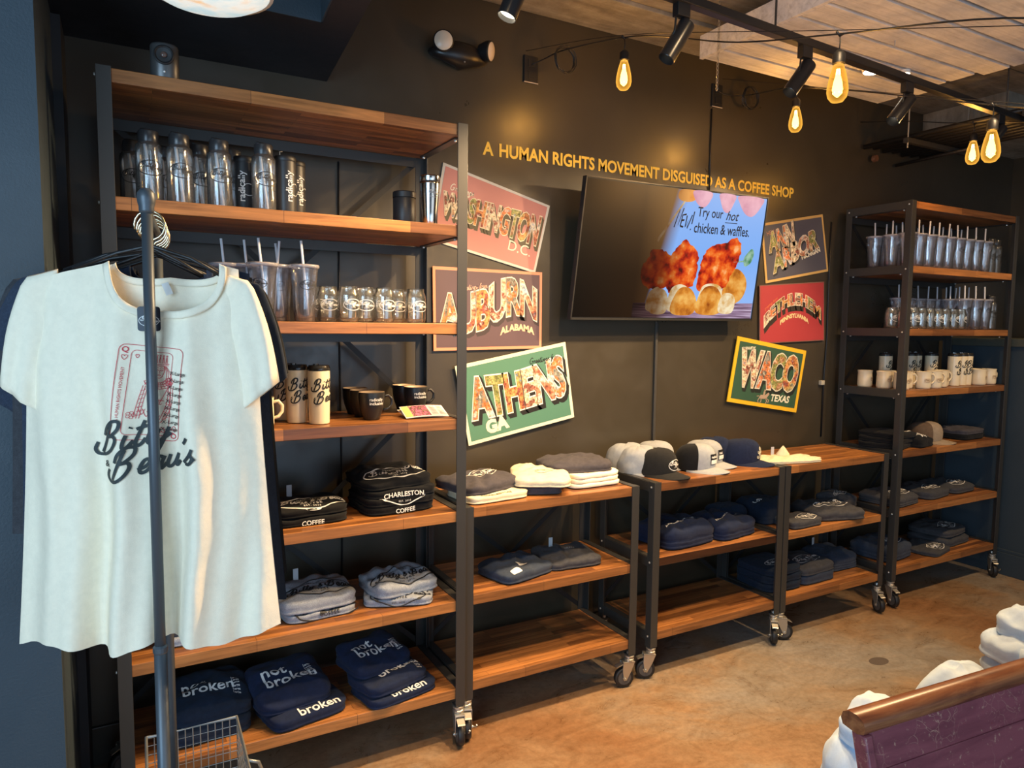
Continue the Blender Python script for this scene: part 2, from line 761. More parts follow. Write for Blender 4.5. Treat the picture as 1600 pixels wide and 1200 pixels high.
def mat_clear(name, tint=(.93, .95, .97), milky=.06, milk=(.8, .8, .85), boost=.0):
    m, nt, out = newmat(name)
    tr = N(nt, 'ShaderNodeBsdfTransparent')
    tr.inputs[0].default_value = (*tint, 1)
    gl = N(nt, 'ShaderNodeBsdfGlossy')
    gl.inputs['Roughness'].default_value = .09
    gl.inputs[0].default_value = (1, 1, 1, 1)
    tc = N(nt, 'ShaderNodeTexCoord')
    mp = N(nt, 'ShaderNodeMapping')
    mp.inputs['Scale'].default_value = (85, 85, 3)
    nt.links.new(tc.outputs['Object'], mp.inputs[0])
    nz = noisetex(nt, mp, 1.0, 2, .5)
    bp = N(nt, 'ShaderNodeBump')
    bp.inputs['Strength'].default_value = .55
    bp.inputs['Distance'].default_value = .004
    nt.links.new(nz, bp.inputs['Height'])
    nt.links.new(bp.outputs[0], gl.inputs['Normal'])
    lw = N(nt, 'ShaderNodeLayerWeight')
    lw.inputs[0].default_value = .24
    df = N(nt, 'ShaderNodeBsdfDiffuse')
    df.inputs[0].default_value = (*milk, 1)
    mx0 = N(nt, 'ShaderNodeMixShader')
    mx0.inputs[0].default_value = milky
    nt.links.new(tr.outputs[0], mx0.inputs[1])
    nt.links.new(df.outputs[0], mx0.inputs[2])
    ad = N(nt, 'ShaderNodeMath', operation='ADD')
    ad.inputs[1].default_value = .05 + boost
    ad.use_clamp = True
    nt.links.new(lw.outputs['Fresnel'], ad.inputs[0])
    mx = N(nt, 'ShaderNodeMixShader')
    nt.links.new(ad.outputs[0], mx.inputs[0])
    nt.links.new(mx0.outputs[0], mx.inputs[1])
    nt.links.new(gl.outputs[0], mx.inputs[2])
    nt.links.new(mx.outputs[0], out.inputs[0])
    return m


def mat_emit(name, col, strength=1.0):
    m, nt, out = newmat(name)
    e = N(nt, 'ShaderNodeEmission')
    e.inputs[0].default_value = (*col, 1)
    e.inputs[1].default_value = strength
    nt.links.new(e.outputs[0], out.inputs[0])
    return m


def mat_collage(name, palette, scale=26, emit=0.0, stretch=(1, 1, 1)):
    """printed picture: patches of colour from a palette"""
    m, nt, out = newmat(name)
    b = principled(nt, out, (.5, .5, .5), .5, 0, .3)
    mp = coords(nt, stretch)
    n = N(nt, 'ShaderNodeTexNoise')
    n.inputs['Scale'].default_value = scale
    n.inputs['Detail'].default_value = 5
    n.inputs['Roughness'].default_value = .65
    nt.links.new(mp.outputs[0], n.inputs['Vector'])
    k = len(palette)
    r = ramp(nt, n.outputs['Fac'], [(.32 + .36 * i / (k - 1), palette[i]) for i in range(k)])
    r.color_ramp.interpolation = 'EASE'
    n2 = noisetex(nt, mp, scale * 5, 3, .7)
    c = mixc(nt, r.outputs[0], ramp(nt, n2, [(.38, (.35, .33, .32)), (.52, (1, 1, 1)), (.64, (1.35, 1.35, 1.35))]).outputs[0], .9, 'MULTIPLY')
    nt.links.new(c, b.inputs['Base Color'])
    return m


M = {}
M['wall'] = mat_wall('dark_satin_wall_paint', (.044, .035, .022), (.058, .046, .029), .34, .06, .75)
M['wall_blue'] = mat_wall('dark_blue_grey_wall_paint', (.030, .047, .062), (.038, .058, .076), .55, .5)
M['soffit'] = mat_wall('shade_toned_soffit', (.020, .022, .026), (.026, .028, .034), .6)  # darker than wall_blue: shade on the soffit underside is put into the colour
M['floor'] = mat_floor()
M['concrete'] = mat_concrete()
M['wood'] = mat_wood()
M['pallet'] = mat_whitewash()
M['steel_black'] = simple('blackened_steel', (.055, .053, .05), .38, .35, .5)
M['steel_dark'] = simple('dark_brace_steel', (.022, .022, .022), .5, .2)
M['black'] = simple('black_plastic', (.012, .012, .013), .45)
M['rubber'] = simple('black_rubber', (.012, .012, .013), .5)
M['zinc'] = simple('zinc_plated_steel', (.55, .53, .48), .36, .85)
M['bolt'] = simple('bolt_steel', (.6, .58, .54), .4, .7)
M['chrome'] = simple('polished_steel', (.72, .70, .66), .16, 1.0)
M['gold'] = simple('brassy_wire', (.78, .66, .45), .25, 1.0)
M['clear'] = mat_clear('clear_plastic', (.975, .98, .98), .035, (.78, .77, .75), .03)
M['clear_dbl'] = mat_clear('double_wall_acrylic', (.95, .955, .975), .045, (.78, .76, .84), .03)
M['glass'] = mat_clear('drinking_glass', (.96, .96, .94), .04, (.8, .8, .72), .05)
M['straw'] = simple('frosted_straw', (.72, .72, .76), .4)
M['ink_black'] = simple('black_ink', (.012, .013, .015), .6)
M['ink_dark'] = simple('dark_green_grey_ink', (.035, .045, .045), .7)
M['ink_white'] = simple('white_ink', (.80, .79, .76), .6)
M['ink_red'] = simple('red_ink', (.62, .05, .07), .6)
M['ink_grey'] = simple('grey_ink', (.22, .24, .27), .6)
M['paper'] = simple('white_paper', (.78, .76, .72), .7)
M['paper_dull'] = simple('grey_card', (.5, .5, .52), .7)
M['cream'] = simple('cream_glaze', (.78, .66, .45), .32, 0, .5)
M['mug_black'] = simple('matt_black_glaze', (.014, .014, .015), .38)
M['matte_black'] = simple('matt_black_coating', (.02, .02, .022), .42)
M['lid_clear'] = mat_clear('smoky_clear_lid', (.5, .48, .46), .05, (.3, .3, .3), .05)
M['lid_dark'] = simple('dark_lid', (.02, .019, .018), .22)
M['yellow'] = simple('golden_yellow_vinyl', (1.0, .66, .09), .5)
M['c_cream'] = mat_cloth('cream_cotton', (.90, .80, .61), .03)
M['c_cream2'] = mat_cloth('natural_canvas', (.74, .64, .44), .08)
M['c_white'] = mat_cloth('white_jersey', (.54, .66, .80), .03)
M['c_grey'] = mat_cloth('heather_grey_jersey', (.30, .33, .38), .10, 60, .95, True, .22)
M['c_char'] = mat_cloth('charcoal_jersey', (.052, .053, .060), .15, 60, .95, True, .12)
M['c_plum'] = mat_cloth('faded_black_jersey', (.060, .055, .064), .15)
M['c_black'] = mat_cloth('black_jersey', (.009, .0095, .011), .15)
M['c_navy'] = mat_cloth('navy_fleece', (.011, .018, .048), .15)
M['c_navy2'] = mat_cloth('dark_navy_jersey', (.010, .018, .036), .15)
M['c_denim'] = mat_cloth('heather_denim_jersey', (.036, .048, .075), .12, 60, .95, True, .15)
M['c_capblack'] = mat_cloth('black_cap_twill', (.016, .016, .016), .1)
M['c_hgrey'] = mat_cloth('grey_cap_twill', (.33, .35, .37), .06)
M['c_brown'] = mat_cloth('brown_cap_twill', (.13, .085, .055), .1)
M['tan'] = mat_cloth('tan_cap_twill', (.30, .23, .16), .1)
M['pew'] = None

# ------------------------------------------------------------------ the room
WY = 2.80      # back wall plane
CZ = 2.965     # ceiling
LV = [2.27, 1.921, 1.575, 1.231, .889, .552, .215]     # shelf tops


def struct(mb, name, mat, kind='structure', label=None, **kw):
    o = mb.build(name, mat, **kw)
    o['kind'] = kind
    if label:
        o['label'] = label
    return o


struct(MB().box(-4, 8, -3.4, 3.2, -.1, 0), 'floor', M['floor'])
_patch = simple('dark_floor_patch', (.105, .085, .075), .5)
_fl = bpy.data.objects['floor']
MB().lathe([(.001, .0008), (.052, .0008), (.056, .0003)], 18, (3.104, 1.976, 0), cap0=False, cap1=False, squash=(1.0, .62)).build('repair_patch', _patch, _fl)
MB().lathe([(.001, .0008), (.013, .0008), (.016, .0003)], 14, (2.760, 1.779, 0), cap0=False, cap1=False).build('repair_patch', _patch, _fl)
struct(MB().box(-.155, 7, WY, WY + .12, 0, CZ), 'wall_back', M['wall'])
struct(MB().box(5.66, 5.80, -1.0, WY, 0, CZ), 'wall_right', M['wall'])
struct(MB().box(-1.4, -.155, 2.05, WY + .12, 0, CZ), 'wall_left', M['wall_blue'])
ce = struct(MB().box(-2.5, 6.5, -.6, WY, CZ, CZ + .15), 'ceiling', M['concrete'])
# board-form ridges on the ceiling
for i, (y0, y1, dz) in enumerate([(2.52, WY, .02), (2.12, 2.50, .008), (1.7, 2.10, .016), (1.2, 1.68, .006)]):
    MB().box(.8, 5.66, y0, y1, CZ - dz, CZ).build('form_board', M['concrete'], ce, bev=.003)
# concrete drop beam to the right of the pallets
struct(MB().box(4.55, 5.66, 2.30, WY, 2.80, CZ), 'trim_3', M['concrete'])
# boxed-in soffit with its recess (upper left)
struct(MB().prism([(-1.4, WY), (-1.4, 2.275), (.578, 2.275), (.425, .4), (.535, .4), (.646, 1.87), (.724, WY)][::-1], 2.497, CZ),
       'trim_1', M['soffit'])
struct(MB().box(-1.4, .576, 2.270, 2.2748, 2.497, 2.88).prism([(.5775, 2.2748), (.572, 2.2748), (.419, .4), (.4245, .4)], 2.497, 2.88), 'trim_6', M['wall_blue'])  # thin added plates; daylight on the recess faces put into their paler colour
struct(MB().box(-1.4, .42, .4, 2.275, 2.88, 2.9).prism([(.42, .4), (.425, .4), (.578, 2.275), (.42, 2.275)], 2.88, 2.9), 'trim_2', M['soffit'])
# low wall at the far right with its cap
struct(MB().box(4.955, 5.66, .6, WY, 0, 1.47), 'wall_front', M['wall_blue'])
struct(MB().box(4.93, 5.66, .6, WY, 1.47, 1.52), 'trim_4', simple('olive_cap_paint', (.07, .075, .06), .5), bev=.003)
struct(MB().box(4.935, 4.955, .6, WY, 0, .145).box(4.941, 4.955, .6, WY, .145, .165), 'baseboard_right', M['wall_blue'], bev=.003)
struct(MB().box(-.155, 4.95, WY - .014, WY, 0, .14), 'baseboard_back', M['wall'], bev=.003)
# narrow black return beside the left wall
struct(MB().box(-.155, -.13, 2.60, WY, 0, 2.49), 'trim_5', M['soffit'])


# ------------------------------------------------------------------ racks
def caster(parent, x, y, rz, braked=True):
    """swivel caster 145 mm tall hung under a post"""
    root = empty('caster', (x, y, 0), rz)
    root.parent = parent
    KIDS.setdefault(parent.name, []).append(root)
    m = MB()
    m.lathe([(.019, .118), (.021, .121), (.021, .127), (.017, .130), (.017, .134), (.022, .137), (.022, .142), (.014, .145), (.010, .160)], 16)
    m.build('swivel', M['zinc'], root, smooth=False)
    f = MB()
    # fork: top plate and two tapering cheeks, the wheel trails behind
    f.box(-.034, .020, -.019, .019, .112, .118)
    for s in (-1, 1):
        y0, y1 = (s * .019, s * .016)
        pts = [(.020, .116), (-.034, .116), (-.036, .080), (-.030, .036), (-.018, .034), (.004, .075)]
        P = [(a, y0, b) for a, b in pts]
        Q = [(a, y1, b) for a, b in pts]
        n = len(pts)
        f.add(P + Q, [tuple(range(n)), tuple(range(2 * n - 1, n - 1, -1))] + [(i, (i + 1) % n, n + (i + 1) % n, n + i) for i in range(n)])
    f.lathe([(.006, -.024), (.006, .024)], 8, (-.024, 0, .044), axis='y')
    f.build('fork', M['zinc'], root, fix=True, bev=.001)
    w = MB()
    w.lathe([(.030, -.012), (.040, -.013), (.0435, -.009), (.044, 0), (.0435, .009), (.040, .013), (.030, .012)], 26, (-.024, 0, .044), axis='y')
    w.build('wheel', M['rubber'], root, smooth=True)
    h = MB()
    h.lathe([(.012, -.0135), (.026, -.0125), (.030, -.0125), (.030, .0125), (.026, .0125), (.012, .0135)], 20, (-.024, 0, .044), axis='y')
    h.build('hub', simple_hub(), root, smooth=False)
    if braked:
        b = MB()
        b.quadbox([(-.058, -.014, .098), (-.058, .014, .098), (-.030, .014, .108), (-.030, -.014, .108)],
                  [(-.062, -.014, .094), (-.062, .014, .094), (-.034, .014, .104), (-.034, -.014, .104)])
        b.tube([(-.024, -.026, .044), (-.034, -.034, .046), (-.040, -.036, .058)], .003, 6)
        b.build('brake_pedal', M['zinc'], root, fix=True)
    return root


_hub = []


def simple_hub():
    if not _hub:
        _hub.append(simple('grey_hub', (.10, .10, .10), .4, .3))
    return _hub[0]


def rack(name, label, x0, x1, yf, yb, levels, group=None, casters=(0, 1, 2, 3), crot=(.3, .4, .2, .1), braces=True):
    w, d = x1 - x0, yb - yf
    t = thing(name, label, 'shelving rack', (x0, yf, 0), 0, group)
    top = levels[0] + .004
    F, T = .038, .0045
    for cx, cy in ((0, 0), (1, 0), (0, 1), (1, 1)):
        m = MB()
        ax0, ax1 = (0, F) if cx == 0 else (w - F, w)
        sx0, sx1 = (0, T) if cx == 0 else (w - T, w)
        ay0, ay1 = (0, T) if cy == 0 else (d - T, d)
        by0, by1 = (T, F) if cy == 0 else (d - F, d - T)
        m.box(ax0, ax1, ay0, ay1, .150, top)
        m.box(sx0, sx1, by0, by1, .150, top)
        m.box(ax0, ax1, min(ay0, by0), max(ay1, by1), .146, .150)
        m.build('post', M['steel_black'], t, bev=.0008)
    for z in levels:
        b = MB()
        b.box(T + .001, w - T - .001, T + .0005, d - T - .001, z - .038, z)
        b.build('shelf', M['wood'], t, bev=.002)
    bolts = MB()
    for z in levels:
        for s in (0, 1):
            m = MB()
            if s == 0:
                m.box(T * .2, T + .0008, F, d - F, z - .040, z + .001)
                m.box(T, F - .004, .008, d - .008, z + .0002, z + .0035)
                m.box(T, F - .004, F, d - F, z - .0425, z - .0385)
            else:
                m.box(w - T - .0008, w - T * .2, F, d - F, z - .040, z + .001)
                m.box(w - F + .004, w - T, .008, d - .008, z + .0002, z + .0035)
                m.box(w - F + .004, w - T, F, d - F, z - .0425, z - .0385)
            m.build('side_rail', M['steel_black'], t)
            xo = -.0015 if s == 0 else w + .0015
            for yy in (.019, d - .019):
                bolts.lathe([(.0052, 0), (.0045, .0025 if s else -.0025), (.002, .004 if s else -.004)], 8, (xo, yy, z - .019), axis='x')
            for yy in (.06, d - .05):
                bolts.lathe([(.006, 0), (.005, -.005), (.002, -.006)], 8, (.022 if s == 0 else w - .022, yy, z - .0425))
        m = MB()
        m.box(F, w - F, d - T - .0005, d - T + .003, z - .075, z - .039)
        m.build('back_rail', M['steel_black'], t)
    o = bolts.build('bolt', M['bolt'], t, fix=True)
    o['kind'] = 'stuff'
    if braces:
        zt, zb = levels[0] - .05, levels[-1] + .02
        zz = [zt, (zt + zb) / 2, zb] if len(levels) > 4 else [zt, zb]
        for a, b in zip(zz[:-1], zz[1:]):
            for s in (0, 1):
                m = MB()
                p, q = (.03, w - .03) if s == 0 else (w - .03, .03)
                m.bar((p, d + .002 + s * .004, a), (q, d + .002 + s * .004, b), .003, .020, up=(0, 0, 1))
                m.build('cross_brace', M['steel_dark'], t)
    pos = [(F / 2, F / 2), (w - F / 2, F / 2), (F / 2, d - F / 2), (w - F / 2, d - F / 2)]
    for k in casters:
        caster(t, pos[k][0], pos[k][1], crot[k])
    return t


rack('tall_shelving_rack', 'tall seven shelf wood and steel rack behind the hanging T-shirts', -.038, 1.091, 2.305, 2.715, LV,
     crot=(1.2, 1.35, .4, .2))
rack('low_shelving_rack', 'low three shelf rack holding cream and charcoal shirts, beside the tall left rack', 1.098, 1.922, 2.330, 2.722, LV[4:],
     crot=(1.25, -.25, .3, .2))
rack('low_shelving_rack', 'low three shelf rack with the caps lined up on its top', 2.015, 2.842, 2.342, 2.734, LV[4:],
     crot=(-.45, .9, .2, .4))
rack('low_shelving_rack', 'low three shelf rack with a cream cloth on its nearly empty top', 2.852, 3.676, 2.345, 2.737, LV[4:],
     crot=(2.6, 1.2, .3, .1))
rack('tall_shelving_rack', 'tall seven shelf rack at the far end crowded with tumblers and mugs', 3.776, 4.874, 2.355, 2.755, LV,
     crot=(1.3, .9, .4, .5))

# ------------------------------------------------------------------ drinkware prototypes
ORD = ['first', 'second', 'third', 'fourth', 'fifth', 'sixth', 'seventh', 'eighth', 'ninth', 'tenth', 'eleventh', 'twelfth']


def cylmap(rf, z0, eps=.0012):
    """print on a cylinder facing -y"""
    def fn(x, y):
        z = z0 + y
        r = rf(z)
        a = x / r
        return Vector(((r + eps) * math.sin(a), -(r + eps) * math.cos(a), z))
    return fn


def scaled(P, k, ox=0, oy=0):
    Q = Print2D()
    Q.merge(P, ox, oy, k)
    return Q


def straw(parent, x0, y0, z0, x1, y1, z1, r=.0042):
    m = MB()
    m.tube([(x0, y0, z0), ((x0 + x1) / 2, (y0 + y1) / 2, (z0 + z1) / 2), (x1, y1, z1)], r, 8)
    return m.build('straw', M['straw'], parent, smooth=True)


def proto_tumbler():
    t = thing('straw_tumbler', 'tmp', 'tumbler')
    m = MB()
    m.lathe([(.031, .0), (.033, .003), (.036, .06), (.041, .13), (.0455, .176), (.0465, .178)], 28, cap1=False)
    m.build('outer_wall', M['clear_dbl'], t, smooth=True)
    m = MB()
    m.lathe([(.027, .012), (.030, .02), (.034, .09), (.040, .150), (.043, .176)], 24, cap1=False)
    m.build('liner', M['clear_dbl'], t, smooth=True)
    m = MB()
    m.lathe([(.043, .172), (.0485, .174), (.0495, .179), (.0485, .184), (.044, .185), (.041, .181), (.012, .181), (.009, .184), (.006, .184)], 28, cap0=False)
    m.build('lid', mat_clear('frosted_lid', (.85, .84, .88), .3, (.75, .74, .8)), t, smooth=True)
    straw(t, .012, .0, .02, -.010, -.004, .262)
    rf = lambda z: .034 + (z - .02) * .068
    scaled(badge_cached(), .052).build('printed_badge', cylmap(rf, .118), M['ink_black'], t)
    return t


def proto_bottle():
    t = thing('straw_bottle', 'tmp', 'bottle')
    m = MB()
    m.lathe([(.034, .0), (.0365, .004), (.037, .01), (.037, .158), (.0355, .167), (.030, .173), (.027, .180)], 28, cap1=False)
    m.build('flask', M['clear'], t, smooth=True)
    m = MB()
    m.lathe([(.030, .006), (.0335, .010), (.0335, .148), (.031, .163), (.026, .170)], 24, cap1=False)
    m.build('inner_wall', M['clear'], t, smooth=True)
    l = MB()
    l.lathe([(.0275, .174), (.0285, .176), (.0285, .205), (.027, .208)], 24)
    lid = l.build('cap', simple('graphite_cap', (.03, .03, .032), .28), t)
    angsmooth(lid)
    s = MB()
    s.tube([(.020, 0, .205), (.010, 0, .209), (-.006, 0, .211), (-.022, 0, .212)], [.005, .006, .006, .004], 8)
    s.build('spout', M['black'], lid, smooth=True)
    straw(t, .010, .0, .01, -.010, .0, .172, .0045)
    scaled(badge_cached(), .074).build('printed_badge', cylmap(lambda z: .037, .098), M['ink_black'], t)
    return t


def proto_glass():
    t = thing('can_glass', 'tmp', 'glass')
    m = MB()
    m.lathe([(.030, .0), (.034, .005), (.036, .014), (.036, .086), (.0345, .098), (.030, .108), (.0295, .117), (.031, .119), (.029, .119), (.0275, .110), (.032, .096), (.0335, .084), (.0335, .016), (.025, .010)], 26, cap1=True)
    m.build('vessel', M['glass'], t, smooth=True)
    scaled(badge_cached(), .064).build('printed_badge', cylmap(lambda z: .036, .058), M['ink_white'], t)
    return t


def proto_tall_cream():
    t = thing('cream_travel_tumbler', 'tmp', 'tumbler')
    m = MB()
    m.lathe([(.031, .0), (.0335, .002), (.034, .008), (.036, .10), (.0365, .176), (.036, .180)], 28)
    angsmooth(m.build('body', M['cream'], t))
    m = MB()
    m.lathe([(.0365, .180), (.037, .182), (.037, .190), (.035, .194), (.034, .198), (.015, .199)], 28)
    l = m.build('lid', M['lid_dark'], t)
    angsmooth(l)
    m = MB()
    m.box(-.018, -.004, -.008, .008, .198, .203)
    m.build('slider', M['lid_clear'], l, bev=.001)
    P = Print2D()
    script(P, 'Bitty', -.040, .006, .034, .13, .16)
    script(P, '&', -.036, -.026, .016, .12)
    script(P, "Beau's", -.030, -.036, .034, .13, .16)
    P.build('printed_name', cylmap(lambda z: .0362, .108), M['ink_black'], t)
    return t


def handle_pts(x0, zc, h, reach, tilt=0.0):
    return [(x0, 0, zc + h), (x0 + reach * .6, 0, zc + h * 1.12), (x0 + reach, 0, zc + h * .55), (x0 + reach * .98, 0, zc - h * .15),
            (x0 + reach * .6, 0, zc - h * .72), (x0 - tilt, 0, zc - h * .9)]


def proto_mug_black():
    t = thing('black_mug', 'tmp', 'mug')
    m = MB()
    m.lathe([(.026, 0), (.029, .002), (.032, .014), (.041, .040), (.0455, .066), (.0465, .094), (.0455, .098)], 30, cap1=False)
    m.build('bowl', M['mug_black'], t, smooth=True)
    m = MB()
    m.lathe([(.0455, .098), (.0435, .097), (.0425, .066), (.036, .03), (.01, .012)], 30, cap0=False)
    m.build('interior', simple('buff_glaze', (.55, .42, .28), .4), t, smooth=True)
    m = MB()
    m.tube([Vector((p[0], p[1], p[2])) for p in handle_pts(.043, .054, .026, .036)], .0055, 8)
    m.build('handle', M['mug_black'], t, smooth=True)
    P = Print2D()
    P.text('radically', -.027, .003, .0150, .010, space=1.0)
    P.text('inclusive', -.027, -.0105, .0150, .010, space=1.0)
    P.build('printed_words', cylmap(lambda z: .0455, .066), M['ink_white'], t)
    return t


def proto_mug_cream():
    t = thing('cream_mug', 'tmp', 'mug')
    m = MB()
    m.lathe([(.034, 0), (.038, .003), (.0405, .012), (.040, .060), (.0385, .080), (.041, .094), (.0415, .098)], 28, cap1=False)
    m.build('bowl', M['cream'], t, smooth=True)
    m = MB()
    m.lathe([(.0415, .098), (.0395, .097), (.0365, .078), (.037, .02), (.01, .014)], 28, cap0=False)
    m.build('interior', M['cream'], t, smooth=True)
    m = MB()
    m.tube(handle_pts(.037, .052, .028, .032), .0055, 8)
    m.build('handle', M['cream'], t, smooth=True)
    m = MB()
    fn = cylmap(lambda z: .0405, .048, .001)
    m.grid(8, 3, lambda u, v: fn((u - .5) * .036, (v - .5) * .024))
    m.build('stamped_plate', simple('buff_plate', (.66, .52, .34), .5), t)
    P = scaled(badge_cached(), .034)
    P.build('printed_badge', cylmap(lambda z: .0405, .048, .0018), simple('brown_ink', (.25, .16, .09), .6), t)
    return t


def proto_black_flask():
    t = thing('black_flask', 'tmp', 'flask')
    m = MB()
    m.lathe([(.030, 0), (.033, .003), (.034, .01), (.0345, .165), (.034, .170)], 26)
    angsmooth(m.build('body', M['matte_black'], t))
    m = MB()
    m.lathe([(.0345, .170), (.0355, .172), (.0355, .184), (.033, .187), (.012, .188)], 26)
    l = m.build('lid', M['black'], t)
    angsmooth(l)
    m = MB()
    m.tube([(-.02, 0, .186), (-.02, 0, .200), (-.010, 0, .203)], .002, 6)
    m.build('loop', M['zinc'], l)
    P = Print2D()
    P.text('radically', 0, 0, .030, .012, space=1.0, rot=PI / 2)
    P2 = Print2D()
    P2.merge(P, .0, -.05)
    P2.ring(.012, -.01, .019, .019, .0016, 24)
    P2.build('printed_words', cylmap(lambda z: .0345, .09), M['ink_white'], t)
    return t


def fill(root, label, loc, rz, group=None):
    root['label'] = label
    root.location = loc
    root.rotation_euler = (0, 0, rz)
    if group:
        root['group'] = group
    return root


_used = {}


def put(kind, make, label, loc, rz=0.0, group=None):
    if kind not in _used:
        _used[kind] = make()
        o = _used[kind]
    else:
        o = copy_tree(_used[kind])
    return fill(o, label, loc, rz, group)


rnd = random.Random(5)
Z1, Z2, Z3 = LV[1] + .001, LV[2] + .001, LV[3] + .001

# top stocked shelf, left rack: clear straw bottles
bt = [(.05, 2.56, 'half hidden behind the pole knob at the left post'), (.090, 2.40, 'behind the round knob of the garment rail'),
      (.172, 2.395, 'right of the one behind the pole knob'), (.237, 2.50, 'set back between two nearer bottles'),
      (.285, 2.405, 'in front of a shorter looking pair, mid row'), (.338, 2.52, 'set back at the right end of the cluster'),
      (.414, 2.385, 'standing alone between the black flasks, spout raised')]
for i, (x, y, w) in enumerate(bt):
    put('bottle', proto_bottle, 'clear straw bottle ' + w, (x, y, Z1), rnd.uniform(-.35, .3) if i != 6 else .1,
        'clear straw bottles on the upper left shelf')
put('bottle', proto_bottle, 'clear straw bottle deepest in the far left corner of the upper shelf', (.145, 2.60, Z1), .3, 'clear straw bottles on the upper left shelf')
for x, y, rz, lb in [(.372, 2.50, -.1, 'black flask with oval badge between the clear bottles'), (.487, 2.42, .45, 'black flask with radically printed upwards, nearest the front'),
                     (.530, 2.48, .6, 'black flask half hidden at the right of the radically flask')]:
    put('flask', proto_black_flask, lb, (x, y, Z1), rz, 'black flasks on the upper left shelf')
t = thing('black_canister', 'plain black canister beside the steel tumbler', 'canister', (.927, 2.50, Z1))
angsmooth(MB().lathe([(.040, 0), (.042, .003), (.042, .105), (.040, .108)], 26).build('body', M['matte_black'], t))
angsmooth(MB().lathe([(.043, .109), (.043, .128), (.040, .131)], 26).build('lid', M['black'], t))
t = thing('steel_tumbler', 'polished stainless steel tumbler at the right end of the upper shelf', 'tumbler', (.990, 2.41, Z1), .1)
MB().lathe([(.026, 0), (.028, .004), (.029, .05), (.034, .11), (.0365, .150), (.0365, .156)], 30).build('body', M['chrome'], t, smooth=True)
angsmooth(MB().lathe([(.0365, .158), (.0375, .160), (.0375, .176), (.034, .180), (.010, .181)], 30).build('lid', M['chrome'], t))
MB().lathe([(.0372, .156), (.0372, .1585)], 30, cap0=False, cap1=False).build('seal', M['black'], t)
scaled(badge_cached(), .048).build('printed_badge', cylmap(lambda z: .030 + max(0, z - .05) * .072, .115, .002), M['ink_grey'], t)

# second stocked shelf: straw tumblers, then can glasses
for i, (x, y, rz, w) in enumerate([(.533, 2.375, .1, 'standing apart beside the can glasses'), (.402, 2.372, -.5, 'right behind the cream shirt shoulder'),
                                   (.368, 2.455, .3, 'second row behind the shirt shoulder'), (.478, 2.50, -.3, 'in the back row, straw leaning right'),
                                   (.300, 2.46, .2, 'mostly hidden by the cream shirt collar'), (.455, 2.425, 2.7, 'between the nearest tumbler and the back row')]):
    put('tumbler', proto_tumbler, 'clear straw tumbler ' + w, (x, y, Z2), rz, 'straw tumblers on the third shelf of the left rack')
for i, (x, y, rz, w) in enumerate([(.925, 2.385, .15, 'last on the right, next to the post'), (.807, 2.375, .1, 'in the middle of the front row'),
                                   (.741, 2.395, -.1, 'left of the middle glass of the front row'), (.676, 2.365, .2, 'nearest the shelf edge, third from the left'),
                                   (.622, 2.42, -.05, 'second from the left, slightly set back'), (.600, 2.485, .2, 'half behind the lone straw tumbler'),
                                   (.879, 2.465, .1, 'in the gap of the back row right of centre'), (.935, 2.53, .0, 'deep in the back row near the right post'),
                                   (.800, 2.475, .3, 'straight behind the middle glass')]):
    put('glass', proto_glass, 'can glass with white badge ' + w, (x, y, Z2), rz, 'can glasses on the third shelf of the left rack')

# third stocked shelf: cream tumblers, black mugs, leaflets
for x, y, rz, w in [(.583, 2.398, .25, 'nearest the shelf edge, name facing out'), (.522, 2.458, .20, 'second in the line of three'),
                    (.497, 2.545, .15, 'third and deepest in the line')]:
    put('tallcream', proto_tall_cream, 'cream travel tumbler with black script ' + w, (x, y, Z3), rz, 'cream travel tumblers on the left rack')
for x, y, rz, w in [(.775, 2.425, .12, 'nearest, handle to the right'), (.770, 2.515, .75, 'behind the nearest one'), (.768, 2.605, .9, 'last of the three in line'),
                    (1.0, 2.575, .10, 'above the leaflets, handle right'), (.985, 2.665, .8, 'at the back beside the rear post')]:
    put('mugb', proto_mug_black, 'black mug reading radically inclusive, ' + w, (x, y, Z3), rz, 'black mugs on the left rack')
put('mugc', proto_mug_cream, 'cream mug half hidden behind the cream shirt sleeve', (.392, 2.385, Z3), .1)


def leaflet(label, x, y, z, rz, tilt):
    t = thing('leaflet', label, 'leaflet', (x, y, z), rz, 'leaflets on the left rack')
    w, d = .165, .085
    tf = lambda u, v: Vector((u * w, v * d * math.cos(tilt), v * d * math.sin(tilt) + .004 * math.sin(u * PI)))
    m = MB()
    m.grid(8, 1, lambda u, v: tf(u, v))
    m.build('sheet', M['paper'], t, solid=.002)
    e = Vector((0, -.0016 * math.sin(tilt), .0022))
    m = MB()
    m.grid(4, 1, lambda u, v: tf(.02 + u * .16, .05 + .9 * v) + e)
    m.build('orange_panel', simple('orange_print', (.85, .5, .15), .6), t)
    m = MB()
    m.grid(4, 1, lambda u, v: tf(.18 + u * .42, .05 + .9 * v) + e)
    m.build('picture_panel', mat_collage('leaflet_picture', [(.2, .08, .3), (.7, .2, .3), (.05, .03, .04), (.8, .6, .3)], 90), t)
    P = Print2D()
    for k in range(8):
        P.rect(.64, .14 + k * .1, .79, .17 + k * .1)
        P.rect(.82, .14 + k * .1, .97, .17 + k * .1)
    P.build('text_column', lambda a, b: tf(a, b) + e * 1.2, M['ink_grey'], t)
    return t


leaflet('folded colour leaflet lying open at the front of the mug shelf', .885, 2.372, LV[3] + .004, -.02, .38)
leaflet('second leaflet fanned under the open one', .893, 2.385, LV[3] + .003, .10, .24)

# right rack: tumblers, glasses, mugs
def run(kind, make, base, pts, z, group, rz0=.2):
    for k, (x, y, lb) in enumerate(pts):
        put(kind, make, base + lb, (x, y, z), rnd.uniform(-.4, .6) + rz0, group)


